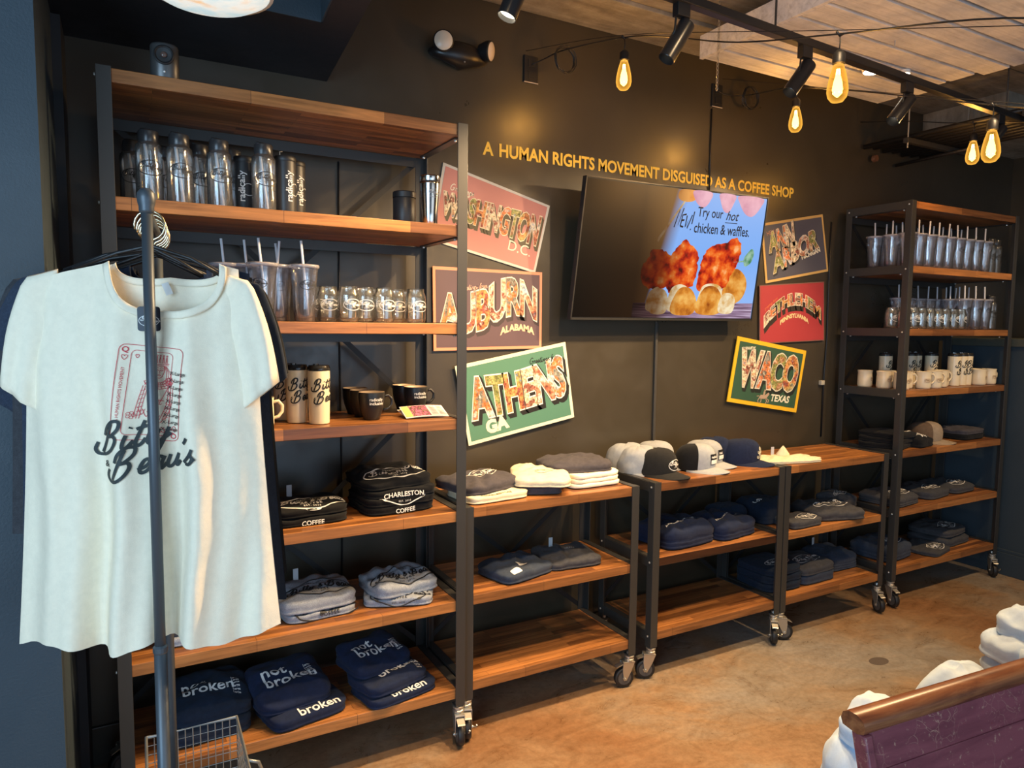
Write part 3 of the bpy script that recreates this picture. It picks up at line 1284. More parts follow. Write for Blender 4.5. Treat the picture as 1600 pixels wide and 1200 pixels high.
rows = []
for k in range(9):
    rows.append((3.845 + k * .096, 2.415, ', %s from the left in the front row' % ORD[k]))
for k in range(8):
    rows.append((3.855 + k * .097, 2.515, ', %s from the left in the middle row' % ORD[k]))
for k in range(5):
    rows.append((3.85 + k * .10, 2.615, ', %s from the left in the back row' % ORD[k]))
run('tumbler', proto_tumbler, 'straw tumbler on the far upper shelf', rows, Z1, 'straw tumblers on the far rack upper shelf')
for x, y, lb in [(4.70, 2.43, 'left of the pair at the end of the upper shelf'), (4.785, 2.44, 'right of the pair at the end of the upper shelf')]:
    put('bottle', proto_bottle, 'far rack clear bottle, ' + lb, (x, y, Z1), .2, 'clear straw bottles on the far rack')
rows = [(3.845 + k * .078, 2.41, ', %s from the left in the front row' % ORD[k]) for k in range(8)] + \
       [(3.85 + k * .08, 2.49, ', %s from the left in the second row' % ORD[k]) for k in range(7)]
run('glass', proto_glass, 'clear badge glass on the far rack', rows, Z2, 'can glasses on the far rack')
rows = [(4.465, 2.43, ', nearest the glasses at the front'), (4.565, 2.42, ', middle of the front three'), (4.665, 2.42, ', right of the front three')] + \
       [(4.08 + k * .098, 2.60, ', %s from the left behind the glasses' % ORD[k]) for k in range(7)] + \
       [(4.47 + k * .1, 2.52, ', %s from left in middle row, right of the glasses' % ORD[k]) for k in range(3)]
run('tumbler', proto_tumbler, 'tumbler, far glass shelf', rows, Z2, 'straw tumblers on the far rack glass shelf')
put('bottle', proto_bottle, 'single clear bottle at the right end of the far glass shelf', (4.79, 2.45, Z2), -.2, 'clear straw bottles on the far rack')
rows = [(4.02, 2.62, ', leftmost, seen left of the front post'), (4.235, 2.60, ', just right of the post'), (4.30, 2.61, ', second right of the post'),
        (4.385, 2.56, ', third right of the post'), (4.455, 2.46, ', nearest the front of the group'), (4.535, 2.465, ', second nearest the front'),
        (4.60, 2.47, ', rightmost, beside the three end mugs')]
for x, y, lb in rows:
    put('tallcream', proto_tall_cream, 'cream travel tumbler, far rack' + lb, (x, y, Z3), rnd.uniform(.1, .5), 'cream travel tumblers on the far rack')
rows = [(3.845, 2.63, ', leftmost, deepest in'), (3.86, 2.52, ', second along the left side'), (3.87, 2.42, ', left of the front post'),
        (3.965, 2.46, ', behind the front post'), (4.06, 2.41, ', first right of the front post'), (4.16, 2.405, ', second right of the front post'),
        (4.26, 2.43, ', third right of the front post'), (4.345, 2.47, ', tucked against the travel tumblers'), (3.96, 2.56, ', in the second row at the left'),
        (4.675, 2.43, ', first of the three at the right end'), (4.745, 2.50, ', middle of the three at the right end'), (4.81, 2.44, ', last at the right end')]
for x, y, lb in rows:
    put('mugc', proto_mug_cream, 'cream mug on the far rack' + lb, (x, y, Z3), rnd.uniform(-.5, .5), 'cream mugs on the far rack')

# ------------------------------------------------------------------ folded garments
class Fold:
    """a softly folded garment, local frame: front towards -y"""

    def __init__(s, w, d, h, seed=0, puff=.45, wr=.0045, dirn=.4, tilt=(0, 0), sh=4.0, pw=6.0, wb=.05):
        s.pw, s.wb = pw, wb
        wr = wr * .95
        s.a, s.b, s.h, s.seed, s.puff, s.wr, s.dirn, s.tilt, s.sh = w / 2 * 1.10, d / 2 * 1.04, h, seed, puff * .72, wr, dirn, tilt, sh * 1.3

    def s_of(s, x, y):
        p = s.pw
        return (abs(x / s.a) ** p + abs(y / s.b) ** p) ** (1 / p)

    def top(s, x, y):
        q = min(1.0, s.s_of(x, y))
        c, n = math.cos(s.dirn), math.sin(s.dirn)
        u, v = x * c + y * n, -x * n + y * c
        k = s.seed * 7.3
        w = noise.noise(Vector((u * 9, v * 26, k))) * 1.0 + noise.noise(Vector((u * 24, v * 14, k + 5))) * .55
        w += (1 - abs(noise.noise(Vector((u * 7, v * 17, k + 9)))) * 2.6) * .75
        w += (1 - abs(noise.noise(Vector((u * 22 + v * 8, v * 13, k + 2)))) * 3) * .35
        z = s.h * (1 - s.puff * q ** s.sh) + s.wr * w * (1 - .35 * q ** 6)
        z += s.tilt[0] * x + s.tilt[1] * y
        return max(.006, z)

    def mesh(s, name, mat, parent, layers=2, nr=16, na=84):
        m = MB()
        rings = []
        prof = [(.0, .0), (.86, .0), (.95, .004)]
        for i in range(1, 3 * layers):
            t = i / (3 * layers)
            prof.append((.996 - .050 * abs(math.cos(PI * layers * t)) - .012 * t, t * .80))
        vs, fs = [], []
        zs = []

        def pt(q, a):
            ca, sa = math.cos(a), math.sin(a)
            p = s.pw
            k = (abs(ca) ** p + abs(sa) ** p) ** (-1 / p)
            return s.a * q * k * ca, s.b * q * k * sa

        def wob(a, z):
            return 1 + s.wb * noise.noise(Vector((math.cos(a) * 1.6, math.sin(a) * 1.6, s.seed * 3.1 + z * 6))) + .016 * noise.noise(Vector((math.cos(a) * 7, math.sin(a) * 7, s.seed + z * 60)))
        for q, f in prof:
            for k in range(na):
                a = 2 * PI * k / na
                x, y = pt(q, a)
                e = s.top(*pt(.97, a)) if f > .01 else 1
                z = f * e if f > .01 else f
                g = wob(a, z)
                vs.append((x * g, y * g, z))
        for i in range(nr + 1):
            q = .975 * (1 - (i / nr) ** 1.25)
            for k in range(na):
                a = 2 * PI * k / na
                x, y = pt(q, a)
                z = s.top(x, y)
                if i == 0:
                    z *= .93
                g = 1 + (wob(a, z) - 1) * q ** 3
                vs.append((x * g, y * g, z))
        nring = len(prof) + nr + 1
        for i in range(nring - 1):
            for k in range(na):
                l = (k + 1) % na
                fs.append((i * na + k, i * na + l, (i + 1) * na + l, (i + 1) * na + k))
        m.add(vs, fs)
        return m.build(name, mat, parent, smooth=True, fix=False)

    def map(s, ox=0, oy=0, rot=0.0, eps=.0022):
        c, n = math.cos(rot), math.sin(rot)

        def fn(x, y):
            X, Y = ox + x * c - y * n, oy + x * n + y * c
            lim = s.b * .965
            X = max(-s.a * .95, min(s.a * .95, X))
            if Y < -lim:
                ex = -lim - Y
                z = s.top(X, -lim)
                return Vector((X, -lim - .004 - min(ex, .02) * .12, max(.004, z * .95 - ex)))
            return Vector((X, Y, s.top(X, Y) + eps))
        return fn


_crest = None


def CREST():
    global _crest
    if _crest is None:
        _crest = crest()
    return _crest


def strip(P, x, y, n=6, k=.012, word='Large'):
    for i in range(n):
        P.text(word, x, y - i * k * 1.05, k, .02)
    return P


def garment(name, label, cat, x, y, z, rz, w, d, h, mat, seed, pr=None, ink=None, ox=0, oy=0, prot=0.0, puff=.45, wr=.0045, layers=2,
            dirn=.4, tilt=(0, 0), group=None, extra=None, tagpos=None, sh=4.0):
    t = thing(name, label, cat, (x, y, z), rz, group)
    F = Fold(w, d, h, seed, puff, wr, dirn, tilt, sh)
    F.mesh('folded_body', mat, t, layers)
    if pr is not None:
        pr.build('print', F.map(ox, oy, prot), ink, t, maxlen=.012)
    if extra:
        for P, nm, mt, fx, fy in extra:
            P.build(nm, F.map(fx, fy, prot, .0022 if 'lines' not in nm else .0036), mt, t, maxlen=.012)
    if tagpos:
        tx, ty = tagpos
        m = MB()
        zz = F.top(tx, ty)
        m.box(tx - .009, tx + .009, ty - .001, ty + .001, zz, zz + .042)
        m.build('swing_tag', M['paper_dull'], t, rot=None)
    return t


def sized(P, k, rot=0):
    Q = Print2D()
    Q.merge(P, 0, 0, k, rot)
    return Q


def words(lines, size, bold=.012, align='CENTER', lead=.9, sx=1.0, shear=0):
    P = Print2D()
    for i, s_ in enumerate(lines):
        P.text(s_, 0, -i * size * lead, size, bold, shear, align=align, sx=sx)
    return P


W_, K_ = M['ink_white'], M['ink_black']
S5, S6, S7 = LV[4] + .001, LV[5] + .001, LV[6] + .001
NB = lambda size=.062: words(['not', 'broken'], size * 1.12, .016, 'LEFT', .72)

# --- left rack, fifth shelf: black tees
G = 'black shirts on the left rack'
garment('folded_shirt', 'black shirt with white crest, under another in the low left stack', 'shirt', .548, 2.475, S5, .02, .245, .21, .028, M['c_black'], 1,
        words(['COFFEE'], .022, .016), W_, .0, -.127, puff=.2, group=G)
garment('folded_shirt', 'black shirt with white badge on top of the low left stack', 'shirt', .552, 2.48, S5 + .027, .04, .24, .205, .034, M['c_black'], 2,
        sized(CREST(), .25), W_, 0, -.045, puff=.45, wr=.006, group=G, tagpos=(-.04, .07))
for k, (lb, pr, py) in enumerate([('bottommost of the tall black stack, COFFEE on its fold', words(['COFFEE'], .022, .016), -.148),
                                  ('second from the bottom of the tall black stack', sized(CREST(), .2), -.10),
                                  ('black shirt reading CHARLESTON, third up in the tall stack', words(['CHARLESTON'], .024, .020), -.148)]):
    garment('folded_shirt', ('black shirt ' + lb) if 'black shirt' not in lb else lb, 'shirt', .868 + .004 * k, 2.50, S5 + k * .029, .10 - .05 * k, .25, .25, .031,
            M['c_black'], 10 + k, pr, W_, .0, py, puff=.15, group=G)
garment('folded_shirt', 'black shirt with outlined badge, topmost of the tall stack', 'shirt', .862, 2.515, S5 + .088, .12, .25, .25, .050, M['c_black'], 15,
        sized(CREST(), .245), W_, .005, -.055, puff=.55, wr=.009, group=G, tilt=(0, .05))

# --- left rack, sixth shelf: heather grey tees
G = 'heather grey shirts on the left rack'
garment('folded_shirt', 'heather grey shirt at the bottom of the left grey stack', 'shirt', .578, 2.475, S6, .06, .235, .20, .030, M['c_grey'], 21,
        sized(CREST(), .23), K_, .02, -.085, puff=.2, group=G)
garment('folded_shirt', 'heather grey shirt crumpled on top of the left grey stack', 'shirt', .575, 2.49, S6 + .029, .04, .25, .225, .055, M['c_grey'], 22,
        sized(CREST(), .245), K_, .005, -.035, puff=.55, wr=.010, group=G, tagpos=(-.04, .08), dirn=.9)
garment('folded_shirt', 'rumpled heather grey shirt lower in the right grey pile', 'shirt', .880, 2.445, S6, -.35, .235, .19, .032, M['c_grey'], 23,
        sized(CREST(), .2), K_, .0, -.07, puff=.35, wr=.008, group=G)
garment('folded_shirt', 'rumpled heather grey shirt draped over the right grey pile', 'shirt', .888, 2.47, S6 + .030, .10, .235, .21, .055, M['c_grey'], 24,
        sized(CREST(), .25), K_, .0, -.035, puff=.6, wr=.013, group=G, dirn=1.4)
garment('folded_shirt', 'grey shirt peeking out below the cream shirt hem', 'shirt', .215, 2.47, S6, .0, .26, .20, .03, M['c_grey'], 25,
        sized(CREST(), .22), K_, .0, -.05, puff=.3, group=G)
garment('folded_shirt', 'grey shirt on top of the one below the cream hem', 'shirt', .220, 2.48, S6 + .03, .05, .25, .19, .032, M['c_char'], 26,
        sized(CREST(), .22), W_, .0, -.04, puff=.4, group=G)

# --- left rack, bottom shelf: navy hoodies
G = 'navy not broken sweatshirts on the left rack'
ex = lambda s_: [(strip(Print2D(), 0, 0, 6, .011), 'size_strip', W_, s_[0], s_[1])]
garment('folded_sweatshirt', 'navy sweatshirt at the left end of the bottom shelf', 'sweatshirt', .215, 2.50, S7, .05, .24, .25, .055, M['c_navy2'], 31,
        words(['broken'], .05, .016, 'LEFT'), W_, -.09, -.10, puff=.3, group=G)
garment('folded_sweatshirt', 'navy not broken sweatshirt, top of the left pile', 'sweatshirt', .225, 2.51, S7 + .053, .02, .235, .23, .075, M['c_navy2'], 32,
        NB(.05), W_, -.085, -.005, puff=.5, wr=.010, group=G, extra=ex((.07, -.01)), tilt=(0, .15))
garment('folded_sweatshirt', 'navy sweatshirt under the middle pile, broken on its fold', 'sweatshirt', .515, 2.435, S7, .22, .25, .22, .045, M['c_navy'], 33,
        words(['broken'], .052, .016, 'LEFT'), W_, -.05, -.108, puff=.3, group=G)
garment('folded_sweatshirt', 'navy not broken sweatshirt on top of the middle pile', 'sweatshirt', .480, 2.475, S7 + .044, .15, .24, .23, .075, M['c_navy'], 34,
        NB(.056), W_, -.09, .0, puff=.5, wr=.010, group=G, extra=ex((.06, .01)), tilt=(0, .22))
garment('folded_sweatshirt', 'navy sweatshirt lowest in the right pile, nearest the post', 'sweatshirt', .850, 2.415, S7, .20, .26, .20, .035, M['c_navy'], 35,
        words(['broken'], .05, .016, 'LEFT'), W_, -.06, -.098, puff=.3, group=G)
garment('folded_sweatshirt', 'navy sweatshirt in the middle of the right pile', 'sweatshirt', .830, 2.435, S7 + .034, .30, .24, .20, .045, M['c_navy'], 36,
        words(['broken'], .056, .016, 'LEFT'), W_, -.06, -.05, puff=.4, wr=.008, group=G, extra=ex((.08, -.02)))
garment('folded_sweatshirt', 'navy not broken sweatshirt on top of the right pile', 'sweatshirt', .800, 2.500, S7 + .078, .28, .22, .20, .060, M['c_navy'], 37,
        NB(.052), W_, -.085, .0, puff=.5, wr=.010, group=G, extra=ex((.07, .0)), tilt=(0, .2))

# --- first low rack, top
G = 'shirts on the first low rack'
TC = S5
garment('folded_shirt', 'cream shirt under the faded black one beside the left post', 'shirt', 1.265, 2.475, TC, .10, .26, .22, .030, M['c_cream2'], 41,
        words(['CHARLESTON'], .022, .02), K_, -.02, -.105, puff=.25, wr=.006, group=G)
garment('folded_shirt', 'faded black shirt with white lettering lying over cream', 'shirt', 1.245, 2.52, TC + .030, .30, .27, .24, .050, M['c_plum'], 42,
        sized(CREST(), .18), W_, .02, .0, .2, puff=.6, wr=.009, group=G, dirn=.9)
garment('folded_shirt', 'faded black shirt pinched under the cream sweatshirt', 'shirt', 1.470, 2.50, TC, -.35, .24, .22, .035, M['c_plum'], 43, puff=.5, wr=.008, group=G)
garment('folded_sweatshirt', 'cream sweatshirt with small round print, middle of the low rack', 'sweatshirt', 1.525, 2.500, TC + .034, -.45, .225, .30, .045, M['c_cream2'], 44,
        sized(badge_cached(), .075), M['ink_grey'], .01, -.06, .3, puff=.6, wr=.010, group=G, dirn=1.2)
for k in range(3):
    garment('folded_shirt', 'cream shirt, %s from the bottom of the right stack on the low rack' % ORD[k], 'shirt', 1.755, 2.52, TC + k * .019, .05 * k, .24, .24, .021,
            M['c_cream'], 45 + k, puff=.15, wr=.004, layers=1, group=G)
garment('folded_sweatshirt', 'dark plum sweatshirt draped over the cream stack', 'sweatshirt', 1.725, 2.545, TC + .058, -.15, .28, .23, .050, M['c_plum'], 49,
        puff=.65, wr=.008, group=G, dirn=1.0)
# --- first low rack, middle
STK = Print2D().poly([(-.024, -.009), (-.021, -.013), (.021, -.013), (.024, -.009), (.024, .009), (.021, .013), (-.021, .013), (-.024, .009)])
STL = Print2D().rect(-.015, -.006, .015, -.003).rect(-.015, .002, .008, .005)
garment('folded_shirt', 'charcoal shirt with white price sticker on the low rack middle shelf', 'shirt', 1.400, 2.480, S6, .25, .25, .21, .050, M['c_denim'], 51,
        extra=[(STK, 'price_sticker', M['paper'], -.01, -.045), (STK, 'price_sticker', M['paper'], -.075, -.085), (STL, 'price_lines', M['ink_grey'], -.01, -.045)],
        puff=.6, wr=.010, group='shirts on the first low rack', dirn=.9)
t = garment('folded_shirt', 'charcoal shirt with paler chest print beside the stickered one', 'shirt', 1.665, 2.505, S6, -.12, .25, .22, .048, M['c_char'], 52,
            words(['BEAU'], .02, .03), M['ink_grey'], .02, .0, puff=.55, wr=.010, group='shirts on the first low rack', dirn=1.3, tagpos=(-.04, .07))
# --- second low rack, middle: two navy hoodies; denim items by the post
G = 'dark garments on the middle shelf of the cap rack'
garment('folded_sweatshirt', 'navy hoodie with a thin white line of type, left on the cap rack', 'hoodie', 2.300, 2.520, S6, .10, .30, .25, .10, M['c_navy'], 61,
        words(['A HUMAN RIGHTS MOVEMENT'], .0155, .025), W_, -.02, -.055, .10, puff=.5, wr=.011, group=G, dirn=1.0, layers=3)
garment('folded_sweatshirt', 'navy hoodie with a thin white line of type, right on the cap rack', 'hoodie', 2.600, 2.520, S6, .18, .27, .25, .088, M['c_navy'], 62,
        words(['A HUMAN RIGHTS MOVEMENT'], .0155, .025), W_, -.01, -.045, .12, puff=.5, wr=.011, group=G, dirn=1.1, layers=3)
garment('folded_shirt', 'dark navy garment behind the cap rack right post', 'shirt', 2.735, 2.62, S6, -.1, .17, .15, .10, M['c_navy2'], 63, puff=.45, wr=.010, group=G)

# --- third low rack
G = 'folded shirts on the middle shelf of the third low rack'
garment('folded_shirt', 'dark navy shirt with a white word, left behind the double posts', 'shirt', 2.985, 2.60, S6, .1, .22, .22, .11, M['c_navy2'], 71,
        words(['Love'], .04, .03, shear=.3), W_, -.06, -.03, puff=.5, wr=.010, group=G, layers=3)
garment('folded_shirt', 'small stack end with white badge beside the double posts', 'shirt', 3.065, 2.435, S6, .05, .22, .15, .045, M['c_char'], 72,
        sized(CREST(), .16), W_, .03, -.03, puff=.4, group=G)
garment('folded_shirt', 'charcoal shirt with large white ring badge spilling over the edge', 'shirt', 3.370, 2.495, S6, -.30, .30, .27, .060, M['c_char'], 73,
        sized(CREST(), .23), W_, .01, -.02, .2, puff=.6, wr=.010, group=G, dirn=1.2)
garment('folded_shirt', 'charcoal shirt with white outline badge beside the far rack post', 'shirt', 3.595, 2.60, S6, .2, .16, .18, .075, M['c_char'], 74,
        sized(CREST(), .12), W_, .0, -.02, puff=.5, wr=.008, group=G)
G = 'folded shirts on the bottom shelf of the third low rack'
for k in range(3):
    garment('folded_shirt', 'dark navy shirt, %s from the bottom of the stack behind the double posts' % ORD[k], 'shirt', 2.985, 2.54, S7 + k * .042, -.06 + .05 * k, .24, .25, .045,
            M['c_navy2'], 80 + k, sized(CREST(), .17), W_, .0, -.05, puff=.2 if k < 2 else .5, group=G)
for k in range(2):
    garment('folded_shirt', ['charcoal navy shirt at the bottom of the badge stack', 'charcoal navy shirt with white badge on top of the badge stack'][k], 'shirt', 3.235, 2.535,
            S7 + k * .05, .05, .26, .25, .052, M['c_denim' if k == 0 else 'c_char'], 84 + k, sized(CREST(), .20), W_, .0, -.03, puff=.2 + .35 * k, wr=.008, group=G)
garment('folded_shirt', 'dark denim shirt pile near the far rack, right end of bottom shelf', 'shirt', 3.545, 2.60, S7, .0, .22, .24, .09, M['c_denim'], 87, puff=.5, wr=.010, group=G, layers=4,
        tagpos=(-.03, .08))

# --- cream cloth bag on the third rack
t = garment('tote_bag', 'cream cloth tote lying crumpled on the third low rack top', 'tote bag', 2.985, 2.455, TC, -.22, .32, .16, .026, M['c_cream2'], 91, puff=.9, wr=.007, dirn=.6,
            tagpos=(-.05, .05), sh=2.0)
m = MB()
m.lathe([(.045, 0), (.036, .02), (.018, .045), (.003, .062)], 7, (-.005, .025, .012), squash=(1.1, .55))
m.build('peaked_fold', M['c_cream2'], t, smooth=True)
m = MB()
m.tube([(.10, -.03, .014), (.15, -.05, .014), (.175, -.035, .012), (.16, -.015, .012), (.11, .0, .014)], .008, 8)
m.build('strap', M['c_cream2'], t, smooth=True)

# --- far rack: shirts
G = 'dark shirts on the far rack fifth shelf'
for k in range(3):
    garment('folded_shirt', 'black shirt, %s from the bottom of the pile left of the far post' % ORD[k], 'shirt', 3.90 + .01 * k, 2.52, S5 + k * .030, .25 - .1 * k, .23, .24, .032,
            M['c_black'], 101 + k, words(['Bitty Beau'], .022, .03), W_, .03, -.095, puff=.2 + .2 * (k == 2), group=G)
garment('folded_shirt', 'black and white patterned shirt right of the far post', 'shirt', 4.085, 2.465, S5, .15, .17, .17, .062, M['c_black'], 105,
        sized(CREST(), .17), W_, .0, -.02, puff=.5, wr=.010, group=G,
        extra=[(words(['BEAU', 'COFFEE', 'BITTY'], .036, .05, 'CENTER', .8), 'bold_print', W_, 0, -.01)])
for k in range(2):
    garment('folded_shirt', ['black shirt under another at the right end of the cap shelf', 'faded black shirt with white script, right end of the cap shelf'][k], 'shirt', 4.665, 2.53,
            S5 + k * .032, .05, .24, .22, .034, M['c_black' if k == 0 else 'c_plum'], 107 + k, words(["Beau's"], .035, .03, shear=.3), W_, -.06, .02, puff=.2 + .3 * k, wr=.007, group=G)
G = 'charcoal badge shirts on the far rack'
for k, (x, y, z, rz, w, d, h, lb, mt) in enumerate([
        (3.965, 2.52, S6, .1, .26, .25, .062, 'left of the row on the sixth shelf', 'c_char'), (4.325, 2.545, S6, .15, .27, .25, .05, 'in the middle of the sixth shelf', 'c_char'),
        (4.63, 2.565, S6, .1, .26, .26, .045, 'at the right end of the sixth shelf', 'c_char'),
        (3.99, 2.57, S7, .1, .28, .26, .095, 'in the deep pile left on the bottom shelf', 'c_denim'), (4.315, 2.49, S7, .2, .25, .22, .030, 'lying flat in the middle of the bottom shelf', 'c_char'),
        (4.60, 2.58, S7, .1, .30, .27, .055, 'under another at the right of the bottom shelf', 'c_char'), (4.60, 2.59, S7 + .054, .15, .28, .26, .045, 'topmost at the right of the bottom shelf', 'c_char')]):
    garment('folded_shirt', 'charcoal shirt with white badge ' + lb, 'shirt', x, y, z, rz, w, d, h, M[mt], 120 + k, sized(CREST(), .19), W_, .02, -.05, puff=.45, wr=.008, group=G,
            layers=3 if h > .06 else 2)

# ------------------------------------------------------------------ caps
def cap(label, x, y, z, rz, crown, brim, panel=None, patch=None, soft=0.0, lean=0.0, group='caps on the low rack'):
    t = thing('baseball_cap', label, 'cap', (x, y, z), rz, group)
    rx, ry, h = .086, .100, .116

    def dome(u, v):
        a = 2 * PI * u
        q = v
        f = math.cos(q * PI / 2) ** (.55 + .1 * math.sin(a))
        zz = h * math.sin(q * PI / 2) ** .9
        wr = soft * noise.noise(Vector((math.cos(a) * 3, math.sin(a) * 3, zz * 30)))
        front = max(0, -math.sin(a))
        return ((rx + wr) * f * math.cos(a), (ry + wr) * f * math.sin(a) - .012 * front * math.sin(q * PI), .004 + zz * (1 + .06 * front) + wr)
    for i in range(6):
        u0 = i / 6 + 1 / 12
        m = MB()
        m.grid(7, 12, lambda u, v: dome(u0 + u / 6, v * .995))
        ispan = (i in (3, 4)) if False else (.5 < (u0 + 1 / 12) % 1 < 1.0 and .6 < (u0 + 1 / 12) % 1 < .9)
        m.build('crown_panel', panel if (ispan and panel) else crown, t, smooth=True)
    m = MB()
    m.lathe([(.006, 0), (.005, .003), (.001, .004)], 8, (0, 0, h + .002))
    m.build('button', crown, t, smooth=True)

    def bf(u, v):
        a = PI + u * PI
        k = .84 + .16 * (1 - abs(2 * u - 1) ** 2)
        r0x, r0y = rx * .985, ry * .985
        x0_, y0_ = r0x * math.cos(a), r0y * math.sin(a)
        out = .078 * v * math.sin(u * PI) ** .55
        zz = .006 + .016 * (1 - (x0_ / rx) ** 2) - .012 * v - .25 * out * .2
        return (x0_ * (1 + .04 * v), y0_ - out, zz)
    m = MB()
    m.grid(20, 6, bf)
    m.build('brim', brim, t, smooth=True, solid=.003)
    if patch:
        P, mt, bg = patch

        def pf(x_, y_):
            a = -PI / 2 + x_ / .085
            q = max(0.05, min(.95, (y_ + .045) / h))
            q2 = math.asin(q) / (PI / 2)
            p = Vector(dome(a / (2 * PI) % 1, q2))
            n = Vector((math.cos(a), math.sin(a), .35)).normalized()
            return p + n * .003
        if bg is not None:
            Q = Print2D()
            Q.rect(-.034, -.018, .034, .028)
            Q.build('patch_ground', lambda a, b: pf(a, b) - Vector((0, -.001, 0)), bg, t, maxlen=.01)
        P.build('patch', pf, mt, t, maxlen=.01)
    return t


BB = Print2D()
script(BB, 'Bitty', -.03, .006, .026, .14)
script(BB, "Beau's", -.034, -.016, .026, .14)
RI = Print2D()
RI.rect(-.032, -.016, .032, .002)
RI.text('radically', -.030, .010, .016, .03)
NBp = Print2D()
NBp.rect(-.032, -.016, .032, .002)
NBp.text('not', -.030, .008, .018, .03)
cap('plain light grey cap tucked behind the black cap', 2.105, 2.665, S5, .75, M['c_hgrey'], M['c_hgrey'], soft=.004)
cap('crumpled light grey cap at the left of the row', 2.110, 2.575, S5, .6, M['c_hgrey'], M['c_hgrey'], soft=.006)
cap('black cap with round white badge nearest the rack corner', 2.155, 2.505, S5, .30, M['c_capblack'], M['c_capblack'], patch=(sized(badge_cached(), .080), W_, None))
cap('grey and black cap standing behind the black cap', 2.275, 2.665, S5, .5, M['c_hgrey'], M['c_hgrey'], panel=M['c_hgrey'])
cap('grey front cap with black mesh back and white patch', 2.400, 2.510, S5, .40, M['c_black'], M['c_hgrey'], M['c_hgrey'], (RI, W_, M['black']))
cap('grey cap with not broken patch behind the mesh back cap', 2.520, 2.585, S5, .45, M['c_hgrey'], M['c_hgrey'], M['c_hgrey'], (NBp, W_, M['black']))
cap('navy cap set back at the right of the row', 2.635, 2.63, S5, .6, M['c_navy'], M['c_navy'], soft=.004)
cap('navy cap with cream script at the right end of the row', 2.720, 2.530, S5, .55, M['c_navy'], M['c_navy'], None, (BB, simple('cream_thread', (.8, .72, .5), .7), None))
cap('brown cap with tan front on the far rack fifth shelf', 4.275, 2.520, S5, .55, M['c_brown'], M['tan'], M['tan'], group='cap on the far rack')

# ------------------------------------------------------------------ hanging T-shirts and the garment rail
PC = Vector((.045, 1.740, 0))


